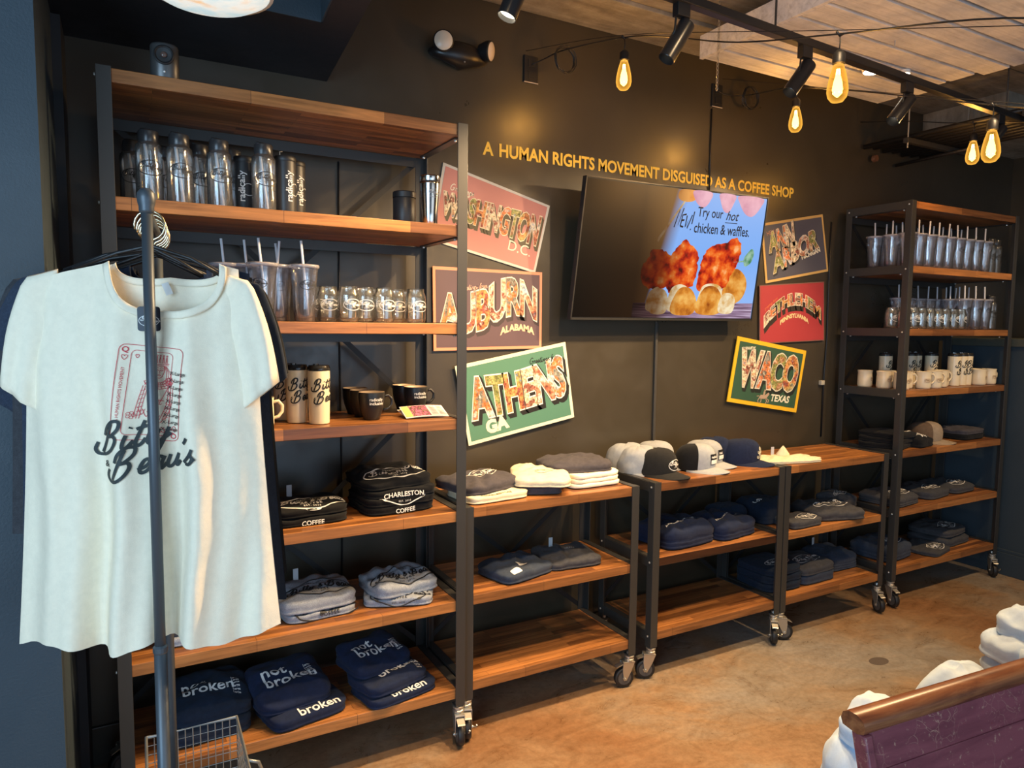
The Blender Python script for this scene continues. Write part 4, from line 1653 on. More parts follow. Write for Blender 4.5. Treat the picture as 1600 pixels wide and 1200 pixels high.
class Tee:
    """hanging T-shirt; s is across, z is up, n is the wearer's front towards the camera"""

    def __init__(s, center, ang, seed, wid=.232, zs=1.675, hem=.865, neck=(-.054, .166), flare=.045):
        s.damp = 1
        s.c, s.a, s.seed, s.w, s.zs, s.hem, s.neck, s.flare = Vector(center), ang, seed, wid, zs, hem, neck, flare
        s.S = Vector((math.cos(ang), -math.sin(ang), 0))
        s.Nn = Vector((-math.sin(ang), -math.cos(ang), 0))

    def bulge(s, x, z):
        """front surface height towards the viewer"""
        t = max(0.0, min(1.0, (s.zs - z) / (s.zs - s.hem)))
        q = max(0.0, 1 - (x / (s.w * 1.08)) ** 2)
        f = .012 + .042 * q ** .6 * (.35 + .65 * min(1, t * 4)) * (1 if s.damp == 1 else .45)
        f += (.012 * t if s.damp == 1 else -.004)
        k = s.seed
        amp = (.002 + .030 * t ** .9) * s.damp
        xx = x + .010 * math.sin(z * 9 + k)
        f += amp * (math.sin(xx * 44 + 1.2 + k + z * .9) + .45 * math.sin(xx * 83 + 2.4 * k - z * 1.7)) * (.35 + .65 * q)
        f += .0055 * noise.noise(Vector((x * 9 + (z - 1.6) * 5, z * 7, k))) + .0028 * noise.noise(Vector((x * 34, z * 11, k + 4)))
        # drag lines from the shoulders
        f += .004 * math.sin((x * 1.0 + (z - 1.6) * .8) * 60) * math.exp(-((x + s.w * .75) / .05) ** 2) * math.exp(-t * 5)
        f += .004 * math.sin((-x * 1.0 + (z - 1.6) * .8) * 60) * math.exp(-((x - s.w * .75) / .05) ** 2) * math.exp(-t * 5)
        return f

    def P(s, x, z, off):
        return s.c + s.S * x + s.Nn * off + Vector((0, 0, z))

    def front(s, x, z, eps=.0018):
        return s.P(x, z, s.bulge(x, z) + eps)

    def half(s, z):
        t = (s.zs - z) / (s.zs - s.hem)
        q = min(1, max(0, (s.zs + .01 - z) / .27))
        return s.w * (.86 + .14 * q * q * (3 - 2 * q)) + s.flare * max(0, t) ** 1.6

    def topline(s, x, front):
        """upper edge of the cloth at x: shoulders and the neck opening"""
        n0, n1 = s.neck
        nc, nr = (n0 + n1) / 2, (n1 - n0) / 2
        sh = s.zs + .042 - .052 * (abs(x - nc) / s.w) ** 1.15
        if n0 < x < n1:
            q = math.sqrt(max(0, 1 - ((x - nc) / nr) ** 2))
            return sh - (.125 if front else .052) * q ** .9
        return sh

    def build(s, name, label, cloth, group, printer=None, sleeves=True, sl=.25):
        t = thing(name, label, 'T-shirt', tuple(s.c), 0, group)
        inv = lambda p: p - s.c
        NU, NV = 64, 44
        for fr in (True, False):
            m = MB()

            def fn(u, v):
                x0 = (2 * u - 1)
                xt = x0 * s.w * .86
                zt = s.topline(xt, fr)
                z = zt + (s.hem - zt) * v
                x = x0 * s.half(z)
                hz = .010 * math.sin(x * 26 + s.seed) * v ** 6
                e = (1 - abs(x0) ** 8)
                if fr:
                    off = s.bulge(x, z) * e
                else:
                    off = -.20 * s.bulge(-x, z) * e - .004
                if not fr:
                    hz += .006 * v ** 6
                return inv(s.P(x, z + hz, off))
            m.grid(NU, NV, fn)
            m.build('front_panel' if fr else 'back_panel', cloth, t, smooth=True)
        # collar rib
        n0, n1 = s.neck
        for fr in (True, False):
            m = MB()

            def cf(u, v):
                x = n0 + (n1 - n0) * (.5 - .5 * math.cos(PI * u))
                zt = s.topline(x, fr)
                nx = (2 * u - 1)
                x2 = x + nx * .014 * v * (1 if fr else .6)
                zz = zt + .002 - .016 * v * (1 - .55 * abs(nx) ** 3)
                off = (s.bulge(x2, zz) + .0035) if fr else -.20 * s.bulge(-x2, zz) - .001
                return inv(s.P(x2, zz, off))
            m.grid(30, 3, cf)
            m.build('collar', cloth, t, smooth=True, solid=.003)
        if sleeves:
            for sd in (-1, 1):
                m = MB()

                def sf(u, v):
                    a = 2 * PI * u
                    # armhole ring to cuff ring
                    top = Vector((sd * s.w * .70, s.zs + .004))
                    bot = Vector((sd * s.w * .80, s.zs - .27))
                    ctop = Vector((sd * (s.w + .052), s.zs - sl + .014))
                    cbot = Vector((sd * (s.w - .030), s.zs - sl - .052))
                    # the upper edge runs along the shoulder, then falls over the arm
                    sh = Vector((sd * (s.w - .010), s.zs - .014))
                    e0 = top.lerp(sh, min(1, v * 2.6)) if v < 1 / 2.6 else sh.lerp(ctop, (v - 1 / 2.6) / (1 - 1 / 2.6))
                    e0 = e0 + Vector((sd * .012 * math.sin(max(0, v - .3) / .7 * PI), 0))
                    e1 = bot.lerp(cbot, v)
                    p = (e0 + e1) / 2 + (e0 - e1) / 2 * math.cos(a)
                    dep = (.016 + .008 * v) * math.sin(a) * (.25 + .75 * min(1, v * 2.5)) + .010
                    dep += .004 * math.sin(math.cos(a) * 7 + s.seed + v * 3) * (.4 + v) * (1 if math.sin(a) > 0 else 0) + .003 * noise.noise(Vector((u * 8, v * 5, s.seed + sd)))
                    return inv(s.P(p.x, p.y, dep))
                m.grid(28, 14, sf)
                m.build('sleeve', cloth, t, smooth=True, solid=.0015)
        # hanger: hook and wooden-wire shoulders
        return t


def hanger(t, s, k):
    """coat hanger carrying the shirt: its own thing"""
    h = thing('coat_hanger', 'black hanger with brassy hook, %s from the camera on the rail' % ORD[k], 'hanger', tuple(s.c), 0, 'hangers on the garment rail')
    nc = (s.neck[0] + s.neck[1]) / 2
    inv = lambda p: p - s.c
    rx_ = .055 + .037 * (s.c.y - 1.655) / .42
    hx = (rx_ - s.c.x) / math.cos(s.a)
    pts = [inv(s.P(hx + .0, s.zs + .060, 0))]
    r = .031
    czz = 1.7775
    for i in range(14):
        a = -PI * .42 + i * (PI * 1.52) / 13
        pts.append(inv(s.P(hx + r * math.cos(a), czz + r * math.sin(a), 0)))
    m = MB()
    m.tube(pts, .0026, 8)
    m.build('hook', M['gold'], h, smooth=True)
    m = MB()
    L = [inv(s.P(-s.w * .60, s.zs + .006, -.003)), inv(s.P(-.05, s.zs + .042, -.003)), inv(s.P(hx, s.zs + .060, -.003)), inv(s.P(.10, s.zs + .034, -.003)), inv(s.P(s.w * .70, s.zs - .002, -.003))]
    m.tube(L, .0042, 8)
    m.build('shoulder_bar', M['black'], h, smooth=True)
    return h


def shirt_art(s, t):
    """playing card print, name, size strip and swing tag"""
    def mp(eps=.002):
        return lambda x, y: s.front(x, y, eps) - s.c
    # card frame, leaning slightly
    cx, cy, cw, ch = .024, 1.418, .128, .200
    rot = -.10

    def T(x, y):
        c, q = math.cos(rot), math.sin(rot)
        return (cx + x * c - y * q, cy + x * q + y * c)

    def rr(w, h, r, x0=0, y0=0):
        o = []
        for sx_, sy_, a0 in ((1, 1, 0), (-1, 1, 90), (-1, -1, 180), (1, -1, 270)):
            for k in range(5):
                a = R(a0 + k * 22.5)
                o.append(T(x0 + sx_ * (w / 2 - r) + r * math.cos(a), y0 + sy_ * (h / 2 - r) + r * math.sin(a)))
        return o
    P = Print2D()
    P.line(rr(cw, ch, .012), .0012, True, smooth=False)
    P.line(rr(cw - .044, ch - .022, .010, .0, 0), .001, True, smooth=False)
    ln = lambda pts, w=.0012, cl=False: P.line([T(*p) for p in pts], w, cl)

    def heart(x, y, k, flip=1):
        ln([(x, y - k * flip), (x - k * .9, y + k * .1 * flip), (x - k * .75, y + k * .75 * flip), (x - k * .2, y + k * .75 * flip), (x, y + k * .35 * flip),
            (x + k * .2, y + k * .75 * flip), (x + k * .75, y + k * .75 * flip), (x + k * .9, y + k * .1 * flip)], .0011, True)
    heart(-.053, .073, .0055)
    heart(.053, -.073, .0055, -1)
    heart(-.030, .077, .004)
    heart(.030, -.077, .006, -1)
    for x, y, ro in ((-.053, .084, rot), (.053, -.084, rot + PI)):
        a, b = T(x, y)
        vs, fs = text2d('Q', .016, .012, 0, 1, 'CENTER')
        c, q = math.cos(ro), math.sin(ro)
        P._add([(a + u * c - v * q, b + u * q + v * c) for u, v in vs], fs)
    a, b = T(-.050, -.062)
    P.text('A HUMAN RIGHTS MOVEMENT', a, b, .0082, 0, rot=rot + PI / 2)
    # queen: crown, hair, face, collar, robe, hands, flower
    for k in range(5):
        x = .002 + k * .0065
        ln([(x, .066), (x + .0016, .080), (x + .0035, .066)], .0012)
        ln([(x + .0016 + .0014 * math.cos(q_ * PI / 2), .082 + .0014 * math.sin(q_ * PI / 2)) for q_ in range(4)], .001, True)
    ln([(.0, .066), (.017, .063), (.036, .066)])
    ln([(.001, .063), (.018, .060), (.035, .063)])
    ln([(.008, .060), (.0075, .048), (.011, .038), (.017, .034), (.023, .038), (.0265, .048), (.026, .060)])
    for x in (.0125, .0215):
        ln([(x - .003, .051), (x, .0525), (x + .003, .051), (x, .0497)], .0008, True)
        ln([(x - .0035, .0555), (x, .057), (x + .0035, .0555)], .0008)
    ln([(.017, .051), (.0185, .0455), (.0165, .0450)], .0008)
    ln([(.0140, .0405), (.017, .0415), (.020, .0405), (.017, .0390)], .001, True)
    for s_ in (-1, 1):
        for d_ in (0, .004, .008):
            ln([(.017 + s_ * (.010 + d_ * .4), .060), (.017 + s_ * (.015 + d_), .045), (.017 + s_ * (.014 + d_), .028), (.017 + s_ * (.019 + d_), .018)], .001)
    for k in range(4):
        rr_ = .013 + k * .006
        ln([(.017 + rr_ * math.cos(a_), .034 + rr_ * .75 * math.sin(a_)) for a_ in [R(200 + 14 * j) for j in range(11)]], .0012)
    for j in range(11):
        a_ = R(200 + 14 * j)
        ln([(.017 + .013 * math.cos(a_), .034 + .010 * math.sin(a_)), (.017 + .030 * math.cos(a_), .034 + .023 * math.sin(a_))], .0008)
    # robe sides with patterned bands
    for s_ in (-1, 1):
        for o_ in (0, .005, .010):
            ln([(.017 + s_ * (.030 - o_), .016), (.012 + s_ * (.033 - o_), -.02), (.004 + s_ * (.030 - o_), -.055)], .0011)
        for k in range(7):
            y = .008 - k * .009
            ln([(.014 + s_ * .021 - .0009 * k, y), (.014 + s_ * .031 - .0009 * k, y - .004)], .0009)
    ln([(.004, .008), (.012, -.010), (.030, -.014)])
    for k in range(4):
        ln([(.006 + k * .0045, -.012), (.009 + k * .0045, -.022), (.013 + k * .0045, -.020)], .001)
    for k in range(5):
        ln([(-.020 + k * .009, -.030 - .004 * k), (-.012 + k * .009, -.046 - .004 * k), (-.006 + k * .010, -.034 - .004 * k)], .0011)
    for px_, py_ in ((.040, .030), (-.030, -.048)):
        for k in range(5):
            a_ = 2 * PI * k / 5
            ln([(px_ + .005 * math.cos(a_) + .003 * math.cos(b_), py_ + .005 * math.sin(a_) + .003 * math.sin(b_)) for b_ in [j * PI / 3 for j in range(6)]], .0009, True)
    ln([(.040, .024), (.030, .0), (.022, -.018)])
    P.build('card_print', mp(.002), M['ink_red'], t, maxlen=.02)
    # script name
    Q = Print2D()
    script(Q, 'Bitty', -.084, 1.292, .058, .12, .18, .34)
    script(Q, "Beau's", -.058, 1.236, .058, .12, .18, .34)
    Q.text('&', -.070, 1.262, .020, .01)
    Q.build('name_print', mp(.003), M['ink_dark'], t, maxlen=.02)
    # size strip
    X = Print2D()
    for k in range(9):
        X.text('X-Large', .068 - k * .0030, 1.458 - k * .0150, .0105, .01, rot=rot)
    X.build('size_strip', mp(.0035), M['ink_black'], t)
    # swing tag below the collar
    tg = Print2D()
    w_, h_ = .046, .052
    tx, ty = .027, 1.576
    o = []
    for sx_, sy_, a0 in ((1, 1, 0), (-1, 1, 90), (-1, -1, 180), (1, -1, 270)):
        for k in range(4):
            a = R(a0 + k * 30)
            o.append((tx + sx_ * (w_ / 2 - .006) + .006 * math.cos(a), ty + sy_ * (h_ / 2 - .006) + .006 * math.sin(a)))
    tg.poly(o)
    flat = lambda e: (lambda x, y: s.P(x, y, s.bulge(tx, ty) + .010 + e) - s.c)
    ob = tg.build('swing_tag', flat(0), simple('navy_card', (.015, .02, .035), .5), t)
    Q = Print2D()
    Q.merge(badge_cached(), tx, ty - .004, .040)
    Q.line([(tx - .002, ty + .022), (tx + .008, ty + .019)], .0012)
    Q.build('tag_badge', flat(.001), W_, ob)
    lb = Print2D()
    lb.poly([(.040, 1.652), (.054, 1.657), (.064, 1.632), (.050, 1.627)])
    lb.build('neck_label', lambda x, y: s.P(x, y, .004) - s.c, M['paper'], t)


G = 'T-shirts hanging on the garment rail'
specs = [
    ('cream T-shirt with playing card queen print, nearest on the rail', 'c_cream', 0.0, .232, .865, .045, .25, 0),
    ('denim blue T-shirt peeking out behind the cream sleeve', 'c_denim', .070, .226, .95, .020, .16, -.030),
    ('navy T-shirt hanging third on the rail', 'c_navy2', .120, .236, .89, .04, .25, .020),
    ('charcoal heather T-shirt hanging fourth on the rail', 'c_char', .168, .262, 1.08, .020, .24, -.035),
    ('dark denim T-shirt hanging fifth on the rail', 'c_denim', .214, .246, 1.16, .02, .30, -.045),
    ('black T-shirt hanging last on the rail', 'c_black', .258, .250, .90, .04, .25, .010),
]
for k, (lb, mt, dy, w_, hem, fl, sl, dx_) in enumerate(specs):
    T_ = Tee((PC.x + .008 * k + dx_, PC.y + dy, 0), R(20 - 1.2 * k), 1.7 * k + .4, w_, 1.675, hem, flare=fl)
    T_.damp = 1 if k == 0 else .4
    tt = T_.build('t_shirt', lb, M[mt], G, sl=sl)
    hanger(tt, T_, k)
    if k == 0:
        shirt_art(T_, tt)

t = thing('garment_rack', 'black metal garment rail standing end-on in front of the left rack', 'garment rack', (.055, 1.655, 0))
PB = simple('worn_black_pole', (.085, .10, .115), .42, .4)
MB().tube([(0, 0, .86), (0, 0, 1.80)], .0112, 14).build('upper_pole', PB, t, smooth=True)
MB().tube([(0, 0, .05), (0, 0, .868)], .0132, 14).build('lower_pole', PB, t, smooth=True)
MB().lathe([(.0135, .856), (.0150, .860), (.0150, .870), (.0115, .874)], 16).build('collar_ring', PB, t)
MB().lathe([(.0125, 1.792), (.0145, 1.797), (.0145, 1.805), (.0165, 1.812), (.0178, 1.822), (.0165, 1.833), (.010, 1.841), (.002, 1.843)], 20).build('finial', PB, t, smooth=True)
MB().tube([(.037, .42, .05), (.037, .42, 1.80)], .0112, 12).build('rear_pole', PB, t, smooth=True)
MB().tube([(.0, .0, 1.795), (.006, .07, 1.795), (.0185, .21, 1.795), (.037, .42, 1.795)], .0105, 12).build('hanging_rail', PB, t, smooth=True)
MB().tube([(-.24, 0, .05), (.24, 0, .05)], .013, 10).build('foot_bar', PB, t, smooth=True)
MB().tube([(-.20, .42, .05), (.27, .42, .05)], .013, 10).build('foot_bar', PB, t, smooth=True)
for x, y in ((-.22, 0), (.22, 0), (-.18, .42), (.25, .42)):
    MB().lathe([(.010, .0), (.014, .006), (.014, .030), (.009, .038)], 10, (x, y, 0)).build('foot_wheel', M['rubber'], t)

# wire basket standing behind the pole, bottom of the picture
t = thing('wire_basket', 'grey galvanised wire basket below the hanging shirts', 'basket', (.215, 1.93, 0), -.02)
GW = simple('galvanised_wire', (.36, .38, .38), .45, .8)
bw, bd, bz = .19, .14, .445
MB().tube([(-bw, -bd, bz), (bw - .15, -bd, bz), (bw - .15, bd, bz), (-bw, bd, bz)], .0050, 8, closed=True).build('top_rim', GW, t)
wm = MB()
nx = 12
for k in range(nx + 1):
    x = -bw + (2 * bw - .15) * k / nx
    for y in (-bd, bd):
        wm.tube([(x, y, bz), (x, y, bz - .30)], .0014, 5)
for k in range(1, 13):
    z = bz - k * .025
    wm.tube([(-bw, -bd, z), (bw - .15, -bd, z), (bw - .15, bd, z), (-bw, bd, z)], .0014, 5, closed=True)
for k in range(9):
    y = -bd + 2 * bd * k / 8
    for x in (-bw, bw - .15):
        wm.tube([(x, y, bz), (x, y, bz - .30)], .0014, 5)
ob = wm.build('wire_mesh', GW, t)
MB().box(-bw, bw - .15, -bd, bd, .0, .145).build('plinth', M['black'], t, bev=.006)
MB().tube([(bw - .15, -.05, bz - .02), (bw - .118, -.05, bz - .035), (bw - .108, -.03, bz - .07), (bw - .118, 0, bz - .09), (bw - .15, .01, bz - .09)], .0045, 8).build('side_handle', GW, t, smooth=True)

# small camera-like sensor on top of the left rack
t = thing('desk_camera', 'black rounded camera box standing on the left rack top', 'camera', (.137, 2.352, LV[0] + .001), -.10)
MB().lathe([(.036, 0), (.038, .003), (.038, .092), (.035, .098), (.020, .100)], 30, squash=(1, .8)).build('housing', simple('gunmetal', (.09, .09, .09), .35, .5), t, smooth=True)
MB().lathe([(.027, 0), (.027, -.006), (.024, -.008), (.020, -.005), (.008, -.004)], 24, (.0, -.0295, .062), axis='y').build('lens_ring', M['black'], t, fix=True)
MB().lathe([(.009, 0), (.008, -.003), (.003, -.004)], 16, (0, -.035, .062), axis='y').build('lens', simple('brown_lens', (.10, .06, .05), .1), t, smooth=True, fix=True)
MB().lathe([(.003, 0), (.002, -.002)], 8, (0, -.0305, .016), axis='y').build('status_dot', M['ink_white'], t, fix=True)

# ------------------------------------------------------------------ television
tl, tr_, br_, bl = Vector((1.824, 2.630, 2.236)), Vector((2.974, 2.630, 2.248)), Vector((2.959, 2.700, 1.608)), Vector((1.796, 2.700, 1.600))
tvr = thing('television', 'wide flat screen television tilted forward on the back wall', 'television', tuple(bl))
nrm = (tr_ - tl).cross(bl - tl).normalized()
if nrm.y > 0:
    nrm = -nrm


def tvp(u, v, off=0.0):
    """u right, v up on the screen, off towards the room"""
    return (bl.lerp(br_, u)).lerp(tl.lerp(tr_, u), v) + nrm * off - bl


m = MB()
m.quadbox([tvp(0, 0, 0), tvp(1, 0, 0), tvp(1, 1, 0), tvp(0, 1, 0)], [tvp(0, 0, -.028), tvp(1, 0, -.028), tvp(1, 1, -.028), tvp(0, 1, -.028)])
m.build('cabinet', M['black'], tvr, fix=True, bev=.002)
m = MB()
e = .006
for a, b in (((0, 0), (1, e * 2.0)), ((0, 1 - e * 1.3), (1, 1)), ((0, 0), (e * .7, 1)), ((1 - e * .7, 0), (1, 1))):
    m.quadbox([tvp(a[0], a[1], .004), tvp(b[0], a[1], .004), tvp(b[0], b[1], .004), tvp(a[0], b[1], .004)],
              [tvp(a[0], a[1], 0), tvp(b[0], a[1], 0), tvp(b[0], b[1], 0), tvp(a[0], b[1], 0)])
m.build('bezel', simple('dark_metal_bezel', (.10, .095, .085), .3, .7), tvr, fix=True)


def screen_mat(name, kind):
    """glowing picture; the advert fades out to the left on the screen itself"""
    m_, nt, out = newmat(name)
    tc = N(nt, 'ShaderNodeTexCoord')
    uvn = N(nt, 'ShaderNodeUVMap')
    sp = N(nt, 'ShaderNodeSeparateXYZ')
    nt.links.new(uvn.outputs[0], sp.inputs[0])
    mp = N(nt, 'ShaderNodeMapping')
    nt.links.new(uvn.outputs[0], mp.inputs[0])
    mp.inputs['Scale'].default_value = (1.78, 1, 1)
    n1 = N(nt, 'ShaderNodeTexNoise')
    nt.links.new(mp.outputs[0], n1.inputs['Vector'])
    n1.inputs['Detail'].default_value = 5
    if kind == 'sky':
        r = ramp(nt, sp.outputs[1], [(.12, (.30, .50, .95)), (.5, (.22, .44, .92)), (1, (.26, .46, .90))])
        # fade boundary slants with v
        ad = N(nt, 'ShaderNodeMath', operation='MULTIPLY_ADD')
        nt.links.new(sp.outputs[1], ad.inputs[0])
        ad.inputs[1].default_value = -.12
        nt.links.new(sp.outputs[0], ad.inputs[2])
        fr = ramp(nt, ad.outputs[0], [(.345, (0, 0, 0)), (.42, (1, 1, 1))])
        glow = ramp(nt, sp.outputs[0], [(.02, (.012, .007, .004)), (.30, (.060, .030, .012)), (.44, (.22, .11, .035))])
        top = ramp(nt, sp.outputs[1], [(.35, (.35, .3, .3)), (.95, (1.0, 1.0, 1.0))])
        g2 = mixc(nt, glow.outputs[0], top.outputs[0], 1.0, 'MULTIPLY')
        col = mixc(nt, g2, r.outputs[0], fr.outputs[0])
    else:
        if kind == 'chicken':
            n1.inputs['Scale'].default_value = 11
            r = ramp(nt, n1.outputs['Fac'], [(.32, (.10, .006, .004)), (.42, (.50, .020, .006)), (.52, (.80, .09, .008)), (.62, (.92, .22, .03)), (.72, (1.0, .5, .2))])
        elif kind == 'bun':
            n1.inputs['Scale'].default_value = 9
            r = ramp(nt, n1.outputs['Fac'], [(.32, (.30, .06, .006)), (.50, (.72, .26, .03)), (.70, (.95, .55, .14))])
        elif kind == 'bread':
            n1.inputs['Scale'].default_value = 16
            r = ramp(nt, n1.outputs['Fac'], [(.35, (.70, .38, .10)), (.62, (.95, .82, .55))])
        elif kind == 'table':
            mp.inputs['Scale'].default_value = (3, 40, 1)
            n1.inputs['Scale'].default_value = 1.6
            r = ramp(nt, n1.outputs['Fac'], [(.3, (.10, .05, .08)), (.5, (.34, .22, .34)), (.66, (.62, .50, .66))])
        elif kind == 'finger':
            n1.inputs['Scale'].default_value = 5
            r = ramp(nt, n1.outputs['Fac'], [(.3, (.55, .22, .34)), (.6, (.85, .48, .58))])
        elif kind == 'orange':
            n1.inputs['Scale'].default_value = 6
            r = ramp(nt, n1.outputs['Fac'], [(.3, (.75, .22, .03)), (.6, (.98, .45, .12))])
        elif kind == 'leaf':
            n1.inputs['Scale'].default_value = 20
            r = ramp(nt, n1.outputs['Fac'], [(.3, (.05, .22, .10)), (.6, (.35, .55, .4))])
        elif kind == 'text':
            r = ramp(nt, n1.outputs['Fac'], [(0, (.012, .014, .022)), (1, (.012, .014, .022))])
        fr = ramp(nt, sp.outputs[0], [(.28, (.03, .02, .015)), (.43, (.20, .14, .11)), (.56, (1, 1, 1))])
        col = mixc(nt, r.outputs[0], fr.outputs[0], 1.0, 'MULTIPLY')
    em = N(nt, 'ShaderNodeEmission')
    nt.links.new(col, em.inputs[0])
    em.inputs[1].default_value = 1.0
    gl = N(nt, 'ShaderNodeBsdfGlossy')
    gl.inputs['Roughness'].default_value = .32
    gl.inputs[0].default_value = (.03, .028, .025, 1)
    ad = N(nt, 'ShaderNodeAddShader')
    nt.links.new(em.outputs[0], ad.inputs[0])
    nt.links.new(gl.outputs[0], ad.inputs[1])
    nt.links.new(ad.outputs[0], out.inputs[0])
    return m_


def screen_poly(name, pts, kind, off, smooth=True, fan=True, parent=None):
    """flat shape on the screen, uv = screen position"""
    P = catmull(pts, 7, True) if smooth else [Vector(p) for p in pts]
    if kind == 'chicken':
        P = [Vector((p.x, .22 + (p.y - .22) * .87)) for p in P]
        P = [p + Vector((noise.noise(Vector((p.x * 45, p.y * 30, 1))), noise.noise(Vector((p.x * 45, p.y * 30, 7))) * 1.6)) * .011 for p in P]
    c = sum(P, Vector((0, 0))) / len(P)
    V = [c] + P
    F = [(0, i + 1, (i + 1) % len(P) + 1) for i in range(len(P))]
    return screen_mesh(name, V, F, kind, off)


_sm = {}


def screen_mesh(name, V, F, kind, off):
    me = bpy.data.meshes.new(name)
    me.from_pydata([tuple(tvp(p[0], p[1], off)) for p in V], [], F)
    uv = me.uv_layers.new(name='UVMap')
    for l in me.loops:
        p = V[l.vertex_index]
        uv.data[l.index].uv = (p[0], p[1])
    if kind not in _sm:
        _sm[kind] = screen_mat('screen_' + kind, kind)
    me.materials.append(_sm[kind])
    o = bpy.data.objects.new(name, me)
    return place(o, tvr)


g = [(.008 + .984 * i / 12, .02 + .965 * j / 8) for j in range(9) for i in range(13)]
screen_mesh('screen', g, [(j * 13 + i, j * 13 + i + 1, (j + 1) * 13 + i + 1, (j + 1) * 13 + i) for j in range(8) for i in range(12)], 'sky', .0008)
screen_poly('pictured_table', [(.30, .02), (.30, .13), (.62, .14), (.99, .145), (.99, .02)], 'table', .0012, smooth=False)
screen_poly('pictured_bun', [(.80, .12), (.90, .16), (.935, .26), (.92, .36), (.86, .42), (.80, .36)], 'bun', .0014)
screen_poly('pictured_chicken', [(.335, .28), (.32, .40), (.35, .50), (.37, .56), (.42, .58), (.46, .54), (.50, .44), (.50, .32), (.44, .24), (.38, .24)], 'chicken', .0016)
screen_poly('pictured_chicken', [(.47, .24), (.46, .40), (.47, .52), (.50, .60), (.53, .67), (.56, .66), (.585, .62), (.62, .56), (.625, .42), (.615, .30), (.58, .23), (.52, .21)], 'chicken', .0018)
screen_poly('pictured_chicken', [(.64, .26), (.635, .40), (.65, .52), (.68, .62), (.73, .66), (.78, .68), (.82, .72), (.86, .70), (.875, .62), (.86, .50), (.83, .38), (.80, .28), (.72, .23)], 'chicken', .0020)
for x0, x1, zb, zt in ((.485, .60, .08, .275), (.655, .79, .08, .290), (.37, .46, .08, .25)):
    screen_poly('pictured_bun_edge', [(x0, zb), (x0 + .005, zt - .05), (x0 + .04, zt), (x1 - .03, zt - .005), (x1, zt - .06), (x1 - .02, zb)], 'bread', .0021)
for k, (x0, x1, zb, zt, kd) in enumerate([(.385, .485, .05, .235, 'bread'), (.50, .645, .045, .25, 'bun'), (.64, .80, .05, .265, 'bun'), (.775, .875, .06, .22, 'bread')]):
    w_ = x1 - x0
    screen_poly('pictured_bun', [(x0, zb + .04), (x0 + .01, zb + .12), (x0 + w_ * .3, zt), (x0 + w_ * .7, zt), (x1 - .005, zb + .13), (x1, zb + .05), (x0 + w_ * .8, zb), (x0 + w_ * .2, zb)], kd, .0022 + k * .0002)
screen_poly('pictured_fruit', [(.49, .985), (.47, .955), (.475, .915), (.51, .895), (.56, .91), (.575, .955), (.57, .985)], 'orange', .0016)
for a, b, c in ((.555, .655, .87), (.705, .795, .85), (.82, .965, .84)):
    screen_poly('pictured_finger', [(a, .985), (a + .005, .93), ((a * 2 + b) / 3, c + .01), ((a + b * 2) / 3, c), (b - .005, .92), (b, .985)], 'finger', .0018)
screen_poly('pictured_stick', [(.505, .90), (.515, .90), (.405, .62), (.392, .585), (.382, .60), (.392, .625)], 'bread', .0017, smooth=False)
screen_poly('pictured_leaf', [(.905, .445), (.895, .50), (.915, .55), (.94, .585), (.955, .545), (.945, .48), (.925, .45)], 'leaf', .0020)
screen_poly('pictured_twig', [(.835, .475), (.905, .49), (.906, .478), (.836, .465)], 'leaf', .0020, smooth=False)


def screen_text(name, P):
    V = P.v
    return screen_mesh(name, [Vector(v) for v in V], P.f, 'text', .0024)


ASP = .56


def fit(P, u0, u1, v0, v1, shear=0.0):
    a0, a1, b0, b1 = P.bounds()
    Q = Print2D()
    Q._add([(u0 + (x - a0) / (a1 - a0) * (u1 - u0) + shear * ((y - b0) / (b1 - b0)), v0 + (y - b0) / (b1 - b0) * (v1 - v0)) for x, y in P.v], P.f)
    return Q


P = fit(Print2D().text('Try our ', 0, 0, 1, .010), .588, .735, .775, .870)
P.merge(fit(Print2D().text('hot', 0, 0, 1, .010), .755, .825, .790, .862, .012))
P.rect(.752, .768, .826, .774)
P.merge(fit(Print2D().text('chicken & waffles.', 0, 0, 1, .010), .578, .908, .675, .755))
screen_text('advert_words', P)
P = Print2D()
for st in ([(0, 0), (.02, .16), (.05, .02), (.075, .17)], [(.09, .015), (.085, .11), (.14, .12)], [(.09, .065), (.13, .07)], [(.09, .015), (.14, .01)],
           [(.155, .11), (.17, .01), (.19, .07), (.205, .0), (.235, .12)], [(.255, .15), (.262, .04)], [(.262, .0), (.264, -.012)]):
    P.line(st, .016, smooth=False)
screen_text('advert_brush_word', fit(P, .462, .560, .690, .850, .018))
m = MB()
m.box(.40, .70, .030, 2.795 - bl.y, .22, .46)
m.build('wall_mount', M['black'], tvr)

# ------------------------------------------------------------------ vinyl slogan on the wall
sl_ = Print2D()
sl_.text('A HUMAN RIGHTS MOVEMENT DISGUISED AS A COFFEE SHOP', 0, 0, 1.0, .018)
x0_, x1_, y0_, y1_ = sl_.bounds()
kx, kz = (3.357 - 1.398) / (x1_ - x0_), .054 / .70
wn = tag(empty('wall_slogan', (1.398, WY, 2.308)), 'yellow wall lettering reading a human rights movement disguised as a coffee shop', 'lettering')
words_ = 'A HUMAN RIGHTS MOVEMENT DISGUISED AS A COFFEE SHOP'.split(' ')
acc = 0
full = 'A HUMAN RIGHTS MOVEMENT DISGUISED AS A COFFEE SHOP'
pos = 0
for wd in words_:
    pre = full[:pos]
    if pre:
        vs, fs = text2d(pre + '|', 1.0, .018)
        bx = max(v[0] for v in vs) - .06
    else:
        bx = 0
    P = Print2D()
    P.text(wd, bx, 0, 1.0, .030)
    mb = MB()
    mb.add([(a * kx, -.0022, b * kz) for a, b in P.v], P.f)
    mb.build('vinyl_word', M['yellow'], wn)
    pos += len(wd) + 1

